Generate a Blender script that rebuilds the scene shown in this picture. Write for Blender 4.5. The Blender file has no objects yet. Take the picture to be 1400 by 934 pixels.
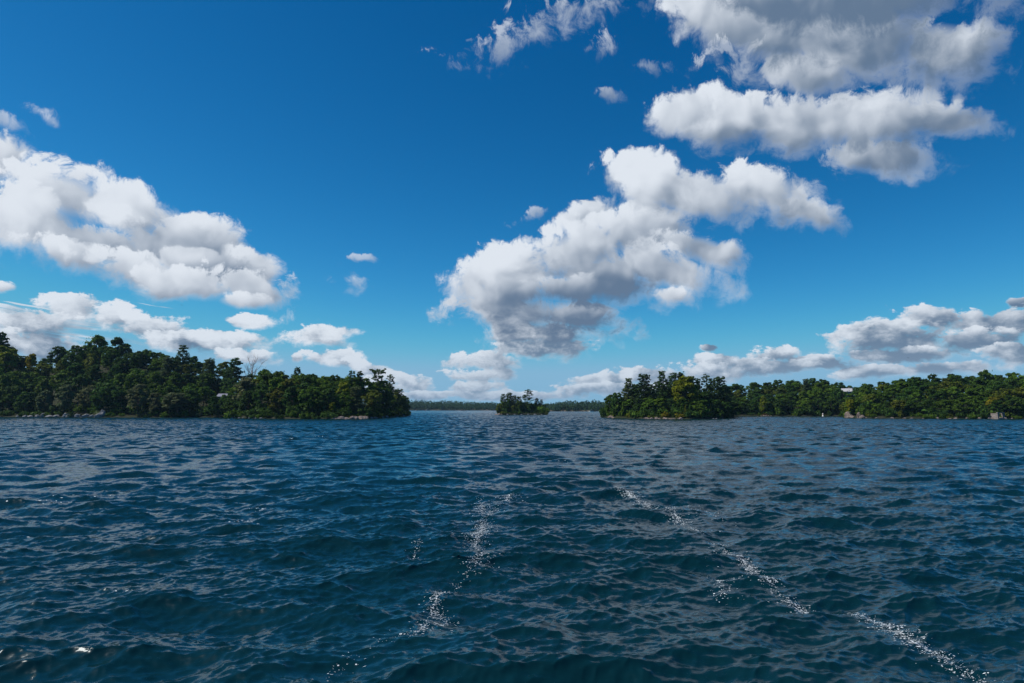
import bpy, bmesh, math, random
import numpy as np
from mathutils import Vector, Matrix, noise as mnoise

S = bpy.context.scene
COL = S.collection
R = math.radians

# ------------------------------------------------------------------ camera
CAM_H, F_PX, PITCH = 4.0, 933.0, R(5.57)      # photo is 1400 x 934, lens ~24 mm
cd = bpy.data.cameras.new('camera')
cam = bpy.data.objects.new('camera', cd)
COL.objects.link(cam)
cd.sensor_width, cd.lens = 36.0, 24.0
cd.clip_start, cd.clip_end = 0.1, 20000
cam.location = (0, 0, CAM_H)
cam.rotation_euler = (R(90) + PITCH, 0, 0)
S.camera = cam


def ray(px, py):
    u, v = (px - 700.0) / F_PX, (467.0 - py) / F_PX
    return u, math.cos(PITCH) - v * math.sin(PITCH), math.sin(PITCH) + v * math.cos(PITCH)


def at(px, py, d):
    """world point seen at pixel (px, py), d metres ahead of the boat"""
    x, y, z = ray(px, py)
    return Vector((x / y * d, d, CAM_H + z / y * d))


def on_water(px, py):
    x, y, z = ray(px, py)
    t = -CAM_H / z
    return x * t, y * t


# ------------------------------------------------------------------ light
SUN_EL, SUN_AZ = 50.0, -90.0
S.view_settings.view_transform = 'Standard'
S.view_settings.look = 'None'
S.view_settings.gamma = 1.0
S.view_settings.use_curve_mapping = False
S.view_settings.exposure = 0.0
sl = bpy.data.lights.new('sun', 'SUN')
sl.energy, sl.angle, sl.color = 5.0, R(0.53), (1.0, 0.95, 0.86)
so = bpy.data.objects.new('sun', sl)
COL.objects.link(so)
sdir = Vector((math.cos(R(SUN_EL)) * math.sin(R(SUN_AZ)), math.cos(R(SUN_EL)) * math.cos(R(SUN_AZ)), math.sin(R(SUN_EL))))
so.rotation_euler = sdir.to_track_quat('Z', 'Y').to_euler()
so.location = sdir * 200

S.cycles.max_bounces = 6
S.cycles.diffuse_bounces = 2
S.cycles.glossy_bounces = 2
S.cycles.transmission_bounces = 2
S.cycles.transparent_max_bounces = 4
S.cycles.sample_clamp_direct = 0.9
S.cycles.sample_clamp_indirect = 3.0
S.cycles.caustics_reflective = False
S.cycles.caustics_refractive = False


class NT:
    """small helper that wires shader nodes"""
    def __init__(self, tree):
        self.t = tree

    def n(self, kind, **kw):
        nd = self.t.nodes.new(kind)
        for k, v in kw.items():
            setattr(nd, k, v)
        return nd

    def put(self, sock, v):
        if v is None:
            return
        if isinstance(v, bpy.types.NodeSocket):
            self.t.links.new(v, sock)
        else:
            sock.default_value = v

    def m(self, op, a=None, b=None, c=None, clamp=False):
        nd = self.n('ShaderNodeMath', operation=op, use_clamp=clamp)
        for i, v in enumerate((a, b, c)):
            self.put(nd.inputs[i], v)
        return nd.outputs[0]

    def v(self, op, a=None, b=None, out=0):
        nd = self.n('ShaderNodeVectorMath', operation=op)
        self.put(nd.inputs[0], a)
        if b is not None:
            self.put(nd.inputs[3 if op == 'SCALE' else 1], b)
        return nd.outputs[out]

    def rng(self, x, a, b, c=0.0, d=1.0, smooth=True):
        nd = self.n('ShaderNodeMapRange', interpolation_type='SMOOTHSTEP' if smooth else 'LINEAR')
        for i, v in enumerate((x, a, b, c, d)):
            self.put(nd.inputs[i], v)
        return nd.outputs[0]

    def noise(self, vec, scale, detail=4.0, rough=0.5, dim='2D', out=0, w=None, lac=2.0):
        nd = self.n('ShaderNodeTexNoise', noise_dimensions=dim)
        self.put(nd.inputs['Vector'], vec)
        nd.inputs['Scale'].default_value = scale
        nd.inputs['Detail'].default_value = detail
        nd.inputs['Roughness'].default_value = rough
        nd.inputs['Lacunarity'].default_value = lac
        return nd.outputs[out]

    def mixf(self, f, a, b):
        nd = self.n('ShaderNodeMix', data_type='FLOAT')
        self.put(nd.inputs[0], f)
        self.put(nd.inputs[2], a)
        self.put(nd.inputs[3], b)
        return nd.outputs[0]

    def mixc(self, f, a, b, bt='MIX'):
        nd = self.n('ShaderNodeMix', data_type='RGBA', blend_type=bt)
        self.put(nd.inputs[0], f)
        self.put(nd.inputs[6], a)
        self.put(nd.inputs[7], b)
        return nd.outputs[2]


def c4(r, g, b):
    return (r, g, b, 1.0)


# ------------------------------------------------------------------ sky and clouds
W = bpy.data.worlds.new('World')
S.world = W
W.use_nodes = True
W.cycles.sampling_method = 'MANUAL'
W.cycles.sample_map_resolution = 512
N = NT(W.node_tree)
bg = W.node_tree.nodes['Background']
sk = N.n('ShaderNodeTexSky', sky_type='NISHITA', sun_disc=False)
sk.sun_elevation, sk.sun_rotation = R(SUN_EL), R(SUN_AZ)
sk.air_density, sk.dust_density, sk.ozone_density = 0.7, 0.05, 4.0
sp = N.n('ShaderNodeSeparateColor')
N.put(sp.inputs[0], sk.outputs[0])
# deep autumn-blue grade of the sky colour (a polarised, clean-air sky)
cr = N.m('MAXIMUM', N.m('SMOOTH_MIN', N.m('MULTIPLY_ADD', N.m('POWER', N.m('MULTIPLY', sp.outputs[0], 0.1), 2.4), 26.0, -0.02), 2.3, 0.8), 0.0)
cg = N.m('SMOOTH_MIN', N.m('MULTIPLY', N.m('POWER', N.m('MULTIPLY', sp.outputs[1], 0.1), 1.3), 13.2), 4.6, 1.6)
cb = N.m('SMOOTH_MIN', N.m('MULTIPLY', N.m('POWER', N.m('MULTIPLY', sp.outputs[2], 0.1), 1.05), 11.6), 6.6, 2.0)
cmb = N.n('ShaderNodeCombineColor')
for i, s_ in enumerate((cr, cg, cb)):
    N.put(cmb.inputs[i], s_)
sky_col = cmb.outputs[0]

tc = N.n('ShaderNodeTexCoord')
sv = N.n('ShaderNodeSeparateXYZ')
N.put(sv.inputs[0], tc.outputs['Generated'])
az = N.m('MULTIPLY', N.m('ARCTAN2', sv.outputs[0], sv.outputs[1]), F_PX)
el = N.m('MULTIPLY', N.m('ARCSINE', sv.outputs[2]), F_PX)
cv = N.n('ShaderNodeCombineXYZ')
N.put(cv.inputs[0], az)
N.put(cv.inputs[1], el)
P0 = cv.outputs[0]


def c2(px, py):
    x, y, z = ray(px, py)
    l = math.sqrt(x * x + y * y + z * z)
    return math.atan2(x, y) * F_PX, math.asin(z / l) * F_PX


# noise fields shared by every puff of cloud
wn = N.noise(P0, 1 / 70.0, 3.0, 0.5, out=1)
wsp = N.n('ShaderNodeSeparateColor')
N.put(wsp.inputs[0], wn)
wcb = N.n('ShaderNodeCombineXYZ')
for i in range(2):
    N.put(wcb.inputs[i], wsp.outputs[i])
warp = N.v('SCALE', N.v('SUBTRACT', wcb.outputs[0], (0.5, 0.5, 0.0)), 34.0)
PA = N.v('ADD', P0, warp)
fA = N.noise(PA, 1 / 80.0, 10.0, 0.69)
vor = N.n('ShaderNodeTexVoronoi', voronoi_dimensions='2D', feature='SMOOTH_F1')
vor.inputs['Smoothness'].default_value = 0.35
N.put(vor.inputs['Vector'], PA)
vor.inputs['Scale'].default_value = 1 / 42.0
vor.inputs['Detail'].default_value = 1.0
vor.inputs['Roughness'].default_value = 0.55
billow = vor.outputs['Distance']
nA = N.m('MAXIMUM', N.m('SUBTRACT', N.m('MULTIPLY_ADD', fA, 3.1, -1.55), N.m('MULTIPLY_ADD', billow, 0.62, -0.28)), -0.85)
fA1 = N.noise(PA, 1 / 78.0, 3.0, 0.5)
fA2 = N.noise(N.v('ADD', PA, (-10.0, 14.0, 0.0)), 1 / 78.0, 3.0, 0.5)
eA = N.m('ADD', N.m('MULTIPLY', N.m('SUBTRACT', fA1, fA2), 1.7), N.m('MULTIPLY_ADD', billow, -0.40, 0.20))  # painted billow shading, brighter on the side towards the sun

PB = N.v('MULTIPLY', N.v('ADD', P0, N.v('SCALE', warp, 0.30)), (0.72, 1.25, 1.0))
fB = N.noise(PB, 1 / 24.0, 8.0, 0.62)
fB2 = N.noise(N.v('ADD', PB, (-3.0, 5.5, 0.0)), 1 / 26.0, 4.0, 0.5)
nB = N.m('MULTIPLY_ADD', fB, 3.4, -1.75)
eB = N.m('MULTIPLY', N.m('SUBTRACT', fB, fB2), 2.8)  # the same painted shading for the small low clouds

PW = N.v('ADD', P0, N.v('SCALE', warp, 1.3))
nW = N.m('MULTIPLY_ADD', N.noise(PW, 1 / 48.0, 10.0, 0.66), 4.4, -2.5)

mpS = N.n('ShaderNodeMapping', vector_type='TEXTURE')
N.put(mpS.inputs[0], N.v('ADD', P0, N.v('SCALE', warp, 0.12)))
mpS.inputs[2].default_value = (0, 0, R(-7))
mpS.inputs[3].default_value = (170, 7, 1)
nS = N.m('MULTIPLY_ADD', N.noise(mpS.outputs[0], 1.0, 5.0, 0.6), 4.0, -2.1)

PAINTED_LIGHT = Vector((-0.42, 0.91))  # direction of the light painted into the clouds
# (px, py, rx, ry, tilt clockwise, kind, tone)   kind: A large cumulus, B small low cumulus, W wisp, S streak; tone
PUFFS = [
    # streaks and low row, left
    (25, 442, 140, 30, 5, 'S', 0.25),
    (60, 478, 66, 22, 8, 'B', -0.35), (105, 424, 46, 20, 8, 'B', 0.25), (40, 446, 62, 20, 3, 'B', 0.05),
    (5, 462, 40, 14, 0, 'B', 0.0), (165, 436, 46, 17, 10, 'B', 0.25), (215, 450, 56, 19, 12, 'B', 0.25), (250, 470, 52, 14, 8, 'B', 0.0),
    (310, 468, 66, 16, 5, 'B', 0.2), (345, 488, 44, 10, 5, 'B', 0.1), (348, 440, 40, 11, 3, 'B', 0.35),
    (393, 436, 14, 24, 10, 'W', 0.3), (440, 460, 48, 16, 5, 'B', 0.25), (468, 492, 42, 13, 8, 'B', 0.2),
    (405, 490, 9, 6, 0, 'B', 0.3), (505, 507, 34, 13, 22, 'B', 0.1), (560, 528, 42, 14, 14, 'B', 0.0), (520, 530, 40, 14, 5, 'B', -0.1),
    (455, 386, 36, 13, -8, 'W', 0.4), (478, 384, 30, 15, 20, 'W', 0.4), (500, 354, 26, 6, 0, 'W', 0.2), (2, 393, 20, 7, 3, 'B', 0.3),
    (58, 153, 34, 9, 18, 'W', 0.5), (74, 168, 28, 10, 40, 'W', 0.5), (8, 166, 34, 12, 25, 'W', 0.4),
    # big left cloud, back to front; the darker puffs paint its shaded patches
    (0, 214, 48, 42, 10, 'A', 0.3), (400, 400, 26, 22, 30, 'W', 0.2),
    (95, 272, 88, 50, 12, 'A', 0.2), (190, 298, 80, 44, 20, 'A', 0.15), (290, 345, 70, 46, 35, 'A', 0.0), (345, 375, 46, 32, 30, 'A', 0.0),
    (60, 310, 88, 54, 22, 'A', 0.15), (120, 335, 90, 30, 16, 'A', -0.25), (150, 345, 96, 34, 14, 'A', -0.3), (240, 348, 86, 44, 22, 'A', -0.2),
    (110, 352, 70, 24, 18, 'A', 0.1), (200, 376, 96, 28, 14, 'A', 0.1), (300, 376, 80, 26, 16, 'A', -0.35), (262, 394, 84, 24, 8, 'A', 0.05), (345, 400, 58, 26, 22, 'A', 0.05), (335, 414, 50, 14, 6, 'A', 0.15),
    (205, 398, 30, 16, 10, 'W', 0.3),
    # horizon band behind the small island
    (690, 541, 130, 8, 0, 'B', -0.1), (655, 531, 42, 10, 0, 'B', -0.15), (662, 514, 50, 10, 0, 'B', -0.1), (668, 495, 52, 15, 0, 'B', 0.0),
    (580, 541, 60, 7, 0, 'B', -0.1),
    (725, 297, 22, 8, -20, 'W', 0.0),
    # central cumulus; the darkest puffs paint shade along its base
    (740, 478, 66, 15, 0, 'B', -0.25), (745, 458, 100, 24, 0, 'A', -0.25), (720, 432, 108, 34, 4, 'A', -0.1), (790, 437, 60, 20, 5, 'A', -0.45),
    (800, 302, 58, 30, -22, 'A', 0.2), (880, 320, 92, 44, -5, 'A', 0.1), (965, 345, 66, 25, 18, 'A', -0.1), (910, 372, 92, 34, 12, 'A', -0.1),
    (650, 388, 44, 40, -10, 'A', 0.2), (715, 380, 76, 46, -20, 'A', 0.1), (790, 350, 92, 52, -18, 'A', 0.2), (830, 385, 100, 30, 8, 'A', -0.45), (920, 404, 32, 15, 5, 'A', 0.1),
    (700, 402, 84, 36, 0, 'A', -0.1), (770, 398, 60, 22, 0, 'A', -0.3),
    # upper right chain
    (1100, 288, 62, 24, 22, 'A', 0.05), (1052, 264, 78, 38, 12, 'A', 0.15), (945, 268, 108, 36, 8, 'A', 0.15), (868, 238, 58, 32, -5, 'A', 0.35), (900, 255, 60, 34, 0, 'A', 0.3),
    (1205, 218, 92, 30, 0, 'A', -0.35), (1288, 168, 66, 24, 5, 'A', -0.25), (1190, 166, 112, 46, 4, 'A', -0.1), (1085, 172, 124, 46, 4, 'A', -0.1), (985, 165, 70, 46, 8, 'A', 0.15), (930, 152, 42, 34, -10, 'A', 0.2),
    (1290, 66, 88, 44, 6, 'A', -0.2), (1185, 60, 150, 62, 6, 'A', -0.25), (1110, 105, 76, 34, 10, 'A', -0.15), (1060, 42, 130, 58, 10, 'A', -0.15), (985, 30, 90, 48, 28, 'A', 0.05), (1150, 0, 200, 46, 3, 'A', -0.5),
    (1020, 100, 50, 34, 30, 'W', -0.1),
    (745, 38, 88, 34, -26, 'W', 0.05), (690, 66, 60, 24, -15, 'W', 0.0), (832, 66, 40, 20, 5, 'W', 0.0), (650, 70, 34, 18, 0, 'W', -0.1), (800, 12, 100, 18, -5, 'W', -0.1), (880, 90, 60, 14, 10, 'W', -0.3), (828, 132, 18, 12, 0, 'W', -0.2),
    # right, low
    (1395, 416, 24, 7, 0, 'B', -0.66), (1390, 440, 40, 20, 0, 'B', -0.31), (1342, 446, 56, 18, 5, 'B', -0.41), (1335, 464, 64, 14, 0, 'B', -0.41), (1272, 437, 46, 17, 5, 'B', -0.31),
    (1180, 452, 40, 17, -10, 'B', -0.26), (1225, 466, 84, 28, 0, 'B', -0.46), (1235, 488, 66, 12, 0, 'B', -0.66), (1395, 486, 46, 15, 0, 'B', -0.41),
    (1290, 504, 90, 9, -2, 'B', -0.36), (1185, 510, 50, 10, -4, 'B', -0.36), (1120, 497, 60, 10, 5, 'B', -0.71),
    (1065, 487, 40, 12, -3, 'B', -0.11), (1050, 502, 80, 12, 0, 'B', -0.36), (985, 496, 34, 12, 0, 'B', -0.01), (975, 510, 60, 12, 0, 'B', -0.26), (900, 516, 62, 14, 0, 'B', -0.21), (832, 522, 52, 13, 0, 'B', -0.11), (870, 534, 90, 10, 0, 'B', -0.31),
    (972, 476, 12, 5, 0, 'B', -0.56), (785, 520, 16, 4, 0, 'W', -0.2),
    # outside the frame: left, right, overhead and behind
    (-150, 300, 120, 50, 10, 'A', 0.3), (-250, 430, 160, 40, 5, 'A', 0.1), (1560, 380, 130, 46, 0, 'A', -0.1), (1640, 470, 160, 28, 0, 'A', -0.1),
]
nT = N.m('MAXIMUM', N.m('MULTIPLY_ADD', nW, 0.2, nA), -0.75)      # torn edges
NOI = {'A': (nT, 0.62), 'B': (nB, 0.66), 'W': (nW, 1.15), 'S': (nS, 1.0)}
EDGE = {'A': 0.66, 'B': 0.66, 'W': 1.5, 'S': 0.9}
MAXA = {'A': 1.0, 'B': 0.97, 'W': 0.6, 'S': 0.8}




def puff_group():
    """one puff of cloud: an ellipse torn by noise, its light and shade painted in, laid over what is behind it"""
    g = bpy.data.node_groups.new('cloud_puff', 'ShaderNodeTree')
    names = ['az', 'el', 'noise', 'cover', 'light', 'xa', 'xe', 'x0', 'ya', 'ye', 'y0', 'amp', 'edge', 'most', 'lx', 'ly', 'tone']
    for nm in names:
        g.interface.new_socket(nm, in_out='INPUT', socket_type='NodeSocketFloat')
    for nm in ('cover', 'light'):
        g.interface.new_socket(nm, in_out='OUTPUT', socket_type='NodeSocketFloat')
    G = NT(g)
    gi, go = G.n('NodeGroupInput'), G.n('NodeGroupOutput')
    I = {nm: gi.outputs[i] for i, nm in enumerate(names)}
    qx = G.m('MULTIPLY_ADD', I['el'], I['xe'], G.m('MULTIPLY_ADD', I['az'], I['xa'], I['x0']))
    qy = G.m('MULTIPLY_ADD', I['el'], I['ye'], G.m('MULTIPLY_ADD', I['az'], I['ya'], I['y0']))
    r = G.m('SQRT', G.m('MULTIPLY_ADD', qy, qy, G.m('MULTIPLY', qx, qx)))
    D = G.m('SUBTRACT', G.m('MULTIPLY_ADD', I['noise'], I['amp'], 1.26), r)
    dot = G.m('MULTIPLY_ADD', qy, I['ly'], G.m('MULTIPLY', qx, I['lx']))
    sh = G.m('ADD', dot, I['tone'])  # painted bright on the upper left, grey towards the base
    soft = G.m('MULTIPLY', I['edge'], G.rng(dot, -0.8, 0.9, 1.5, 0.36, smooth=False))   # the lee side frays out softly
    a = G.rng(D, 0.0, soft, 0.0, I['most'])
    G.put(go.inputs[0], G.m('MAXIMUM', I['cover'], a))
    G.put(go.inputs[1], G.mixf(a, I['light'], sh))
    return g


def clouds(puffs):
    g = GROUP
    # tied to the noise so that the shader evaluates puff by puff
    tie = N.m('MULTIPLY', N.m('ADD', N.m('ADD', nA, nB), N.m('ADD', nW, nS)), 1e-5)
    az2, el2 = N.m('ADD', az, tie), N.m('ADD', el, tie)
    A, Sh = 0.0, 0.0
    for (px, py, rx, ry, t, kind, tone) in puffs:
        cx, cy = c2(px, py)
        ct, st = math.cos(R(t)), math.sin(R(t))
        ax, ay = c2(px + 2 * ct, py + 2 * st)
        bx, by = c2(px + 2 * st, py - 2 * ct)
        ang = math.atan2(ay - cy, ax - cx)
        gx, gy = rx * math.hypot(ax - cx, ay - cy) / 2, ry * math.hypot(bx - cx, by - cy) / 2
        ca, sa = math.cos(ang), math.sin(ang)
        l = Matrix.Rotation(-ang, 2) @ PAINTED_LIGHT
        nd = N.n('ShaderNodeGroup')
        nd.node_tree = g
        nz, amp = NOI[kind]
        vals = [az2, el2, nz, A, Sh, ca / gx, sa / gx, -(cx * ca + cy * sa) / gx, -sa / gy, ca / gy, -(-cx * sa + cy * ca) / gy,
                amp, EDGE[kind], MAXA[kind], l.x, l.y, tone * 1.6]
        for i, v in enumerate(vals):
            N.put(nd.inputs[i], v)
        A, Sh = nd.outputs[0], nd.outputs[1]
    return A, Sh




elw = N.rng(el, 75.0, 150.0)
emb = N.mixf(elw, eB, eA)
big = N.m('MULTIPLY_ADD', N.noise(N.v('MULTIPLY', PA, (0.7, 1.5, 1.0)), 1 / 130.0, 2.0, 0.5), 1.8, -0.9)
shade = N.m('MULTIPLY_ADD', big, 0.6, emb)
air = N.rng(el, 0.0, 110.0, 0.42, 0.0)  # share of painted haze, strongest at the horizon
GROUP = puff_group()


def sky_part(puffs):
    """clear sky with one flock of clouds over it, as a background of its own"""
    cov, light = clouds(puffs)
    lum = N.m('MULTIPLY_ADD', light, 0.85, shade)
    lum = N.m('MULTIPLY_ADD', N.m('SUBTRACT', 1.0, cov), 0.45, lum)
    lit = N.rng(lum, -1.0, 0.95)
    ccol = N.mixc(lit, c4(1.25, 1.92, 2.95), c4(7.4, 7.95, 8.7))  # painted cloud colours, from shaded grey blue to sunlit white
    ccol = N.mixc(air, ccol, c4(3.6, 4.9, 6.3))      # haze painted into the colour of low clouds
    b = N.n('ShaderNodeBackground')
    N.put(b.inputs[0], N.mixc(cov, sky_col, ccol))
    b.inputs[1].default_value = 0.1
    return b.outputs[0]


def span(p):
    cx, _ = c2(p[0], p[1])
    return cx - 1.35 * p[2], cx + 1.35 * p[2]


CUTS = [-2000, -305, -85, 118, 330, 2000]
parts = []
for lo, hi in zip(CUTS, CUTS[1:]):
    parts.append(sky_part([p for p in PUFFS if span(p)[1] > lo and span(p)[0] < hi]))
sh_out = parts[0]
for c, b in zip(CUTS[1:-1], parts[1:]):
    mx = N.n('ShaderNodeMixShader')
    N.put(mx.inputs[0], N.m('GREATER_THAN', az, float(c)))
    N.put(mx.inputs[1], sh_out)
    N.put(mx.inputs[2], b)
    sh_out = mx.outputs[0]
N.put(W.node_tree.nodes['World Output'].inputs[0], sh_out)
W.node_tree.nodes.remove(bg)

# ------------------------------------------------------------------ materials
def material(name):
    m = bpy.data.materials.new(name)
    m.use_nodes = True
    t = NT(m.node_tree)
    return m, t, m.node_tree.nodes['Principled BSDF']


def tag(o, label=None, cat=None, group=None, kind=None):
    for k, v in (('label', label), ('category', cat), ('group', group), ('kind', kind)):
        if v:
            o[k] = v
    return o


def mesh_obj(name, verts, faces, mat, parent=None, smooth=False):
    me = bpy.data.meshes.new(name)
    if isinstance(verts, np.ndarray):
        nv, nf = len(verts), len(faces)
        k = faces.shape[1]
        me.vertices.add(nv)
        me.vertices.foreach_set('co', verts.astype(np.float32).ravel())
        me.loops.add(nf * k)
        me.loops.foreach_set('vertex_index', faces.astype(np.int32).ravel())
        me.polygons.add(nf)
        me.polygons.foreach_set('loop_start', np.arange(0, nf * k, k, dtype=np.int32))
        me.update(calc_edges=True)
    else:
        me.from_pydata(verts, [], faces)
        me.update()
    if smooth:
        me.polygons.foreach_set('use_smooth', np.ones(len(me.polygons), dtype=bool))
    me.materials.append(mat)
    o = bpy.data.objects.new(name, me)
    COL.objects.link(o)
    if parent is not None:
        o.parent = parent
    return o


# ------------------------------------------------------------------ water
def wave_tile(n, L, lmin, lmax, lpeak, hs, spread, wind, seed):
    """height and sideways drift of a wind-driven chop on an n x n tile L metres wide"""
    rg = np.random.default_rng(seed)
    k1 = np.fft.fftfreq(n, L / n) * 2 * np.pi
    kx, ky = np.meshgrid(k1, k1)
    k = np.hypot(kx, ky)
    k[0, 0] = 1e9
    kp = 2 * np.pi / lpeak
    S2 = np.exp(-1.2 * (kp / k) ** 2) / k ** 4
    S2[(k < 2 * np.pi / lmax) | (k > 2 * np.pi / lmin)] = 0
    th = np.arctan2(ky, kx) - wind
    sp_ = np.maximum(np.cos(th), 0) ** spread + 0.05
    amp = np.sqrt(S2 * sp_) * np.exp(2j * np.pi * rg.random((n, n))) * np.sqrt(rg.exponential(1, (n, n)))
    h = np.fft.ifft2(amp)
    sc = hs / 4 / h.real.std()
    dx = np.fft.ifft2(1j * amp * kx / k).real * sc
    dy = np.fft.ifft2(1j * amp * ky / k).real * sc
    return np.stack([h.real * sc, dx, dy], -1).astype(np.float32), L, n


TILE_A = wave_tile(768, 71.0, 1.1, 30.0, 4.2, 0.30, 7.0, R(-84), 3)
TILE_C = wave_tile(512, 47.3, 0.75, 20.0, 2.6, 0.12, 5.0, R(-106), 11)
TILE_B = wave_tile(512, 15.1, 0.09, 0.75, 0.7, 0.062, 2.6, R(-88), 5)


def sample(tile, x, y, rot):
    T, L, n = tile
    c, s = math.cos(rot), math.sin(rot)
    u, v = (c * x + s * y) / L * n, (-s * x + c * y) / L * n
    i, j = np.floor(u).astype(np.int64), np.floor(v).astype(np.int64)
    fu, fv = (u - i)[..., None], (v - j)[..., None]
    i0, j0, i1, j1 = i % n, j % n, (i + 1) % n, (j + 1) % n
    r = (T[j0, i0] * (1 - fu) * (1 - fv) + T[j0, i1] * fu * (1 - fv) + T[j1, i0] * (1 - fu) * fv + T[j1, i1] * fu * fv)
    return r[..., 0], c * r[..., 1] - s * r[..., 2], s * r[..., 1] + c * r[..., 2]


CHOP = 0.95


def water_at(x, y):
    """where the water particle of the calm point (x, y) is now"""
    r = np.hypot(x, y)
    wb = np.clip((70 - r) / 35, 0, 1)
    wa = np.clip((1500 - r) / 1000, 0, 1)
    h1, a1, b1 = sample(TILE_A, x, y, 0.0)
    h3, a3, b3 = sample(TILE_C, x, y, 0.35)
    h2, a2, b2 = sample(TILE_B, x, y, 0.2)
    # gusts: calmer and rougher patches, tens of metres wide
    return (x + CHOP * (wa * (a1 + a3) + wb * a2), y + CHOP * (wa * (b1 + b3) + wb * b2), wa * (h1 + h3) + wb * h2)


def water_level(x, y):
    """height of the surface over the ground point (x, y)"""
    u, v = np.array(x, dtype=float), np.array(y, dtype=float)
    for _ in range(5):
        X, Y, Z = water_at(u, v)
        u, v = u + (x - X), v + (y - Y)
    return water_at(u, v)[2]


def build_water():
    rs = [2.0]
    while rs[-1] < 3200:
        r = rs[-1]
        if r < 160:
            rs.append(r + min(max(0.06, r * r / 6500), 0.4))
        else:
            rs.append(r + 0.4 * (r / 160) ** (1.1 if r < 620 else 2.6))
    rs = np.array(rs)
    th = np.concatenate([np.linspace(R(-80), R(-43), 260)[:-1], np.linspace(R(-43), R(43), 900), np.linspace(R(43), R(80), 260)[1:]])
    rr, tt = np.meshgrid(rs, th, indexing='ij')
    x, y, z = water_at(rr * np.sin(tt), rr * np.cos(tt))
    nr, nt = rr.shape
    V = np.stack([x, y, z], -1).reshape(-1, 3)
    idx = np.arange(nr * nt).reshape(nr, nt)
    Fc = np.stack([idx[:-1, :-1], idx[:-1, 1:], idx[1:, 1:], idx[1:, :-1]], -1).reshape(-1, 4)
    # the rest of the lake, coarser: round the sides, behind, and under the boat
    rs2 = np.concatenate([[0.0], np.geomspace(0.5, 2.0, 8), np.geomspace(2.15, 3200, 150)])
    th2 = np.linspace(R(80), R(280), 400)
    rr2, tt2 = np.meshgrid(rs2, th2, indexing='ij')
    x2, y2, z2 = water_at(rr2 * np.sin(tt2), rr2 * np.cos(tt2))
    V2 = np.stack([x2, y2, z2], -1).reshape(-1, 3)
    id2 = np.arange(rr2.size).reshape(rr2.shape) + len(V)
    F2 = np.stack([id2[:-1, :-1], id2[:-1, 1:], id2[1:, 1:], id2[1:, :-1]], -1).reshape(-1, 4)
    rs3 = rs2[rs2 <= 2.0001]
    th3 = np.linspace(R(-80), R(80), 160)
    rr3, tt3 = np.meshgrid(rs3, th3, indexing='ij')
    x3, y3, z3 = water_at(rr3 * np.sin(tt3), rr3 * np.cos(tt3))
    V3 = np.stack([x3, y3, z3], -1).reshape(-1, 3)
    id3 = np.arange(rr3.size).reshape(rr3.shape) + len(V) + len(V2)
    F3 = np.stack([id3[:-1, :-1], id3[:-1, 1:], id3[1:, 1:], id3[1:, :-1]], -1).reshape(-1, 4)
    mat, T, bs = material('lake_water')
    T.put(bs.inputs['Base Color'], c4(0.0018, 0.0200, 0.0265))
    bs.inputs['IOR'].default_value = 1.333
    bs.inputs['Specular IOR Level'].default_value = 0.5
    bs.inputs['Specular Tint'].default_value = c4(0.82, 0.93, 1.0)
    bs.inputs['Roughness'].default_value = 0.17
    geo = T.n('ShaderNodeNewGeometry')
    at_ = T.n('ShaderNodeAttribute', attribute_name='unresolved')
    pos = geo.outputs['Position']
    # capillary ripples far too small for the mesh, as slopes of the normal
    n1 = T.noise(T.v('MULTIPLY', pos, (0.6, 1.5, 1.0)), 8.0, 5.0, 0.62, dim='3D', out=1)
    n2 = T.noise(T.v('MULTIPLY', pos, (0.7, 1.3, 1.0)), 1.4, 3.0, 0.6, dim='3D', out=1)
    gust = T.rng(T.noise(pos, 0.03, 3.0, 0.55, dim='3D'), 0.3, 0.7, 0.7, 1.25)
    d1 = T.v('SCALE', T.v('SUBTRACT', n1, (0.5, 0.5, 0.5)), T.m('MULTIPLY', gust, 0.46))
    d2 = T.v('SCALE', T.v('SUBTRACT', n2, (0.5, 0.5, 0.5)), T.m('MULTIPLY', T.m('MULTIPLY', at_.outputs['Fac'], gust), 1.35))
    nn = T.v('MULTIPLY', T.v('ADD', d1, d2), (1.0, 1.0, 0.0))
    T.put(bs.inputs['Normal'], T.v('NORMALIZE', T.v('ADD', geo.outputs['Normal'], nn)))
    o = mesh_obj('lake_water', np.concatenate([V, V2, V3]), np.concatenate([Fc, F2, F3]), mat, smooth=True)
    d = np.concatenate([rr.ravel(), rr2.ravel(), rr3.ravel()])
    u = np.clip((d - 25) / 120, 0, 1) * 0.7 + np.clip((d - 200) / 600, 0, 1) * 0.5
    a = o.data.attributes.new('unresolved', 'FLOAT', 'POINT')
    a.data.foreach_set('value', u.astype(np.float32))
    tag(o, 'choppy dark blue lake water', None, None, 'structure')
    return o


WATER = build_water()


# foam: torn streaks of the boat's wake and whitecap flecks lying on the waves
def foam_mat():
    mat, T, bs = material('foam_white')
    T.put(bs.inputs['Base Color'], c4(0.62, 0.66, 0.69))
    bs.inputs['Roughness'].default_value = 0.6
    return mat


FOAM = foam_mat()


def foam_mesh(name, flakes, label):
    V, Fc = [], []
    rnd = random.Random(len(flakes))
    xs, ys, ring = [], [], []
    for (x, y, r, st) in flakes:
        k = rnd.choice((5, 6, 7))
        i0 = len(xs)
        a0 = rnd.uniform(0, 6.28)
        for j in range(k):
            a = a0 + j * 6.283 / k
            q = r * rnd.uniform(0.3, 1.3)
            xs.append(x + q * st * math.cos(a))
            ys.append(y + q * math.sin(a) / st)
        ring.append(list(range(i0, i0 + k)))
    z = water_level(np.array(xs), np.array(ys)) + 0.012
    o = mesh_obj(name, [(a, b, c) for a, b, c in zip(xs, ys, z)], ring, FOAM)
    tag(o, label, None, None, 'stuff')
    return o


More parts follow.
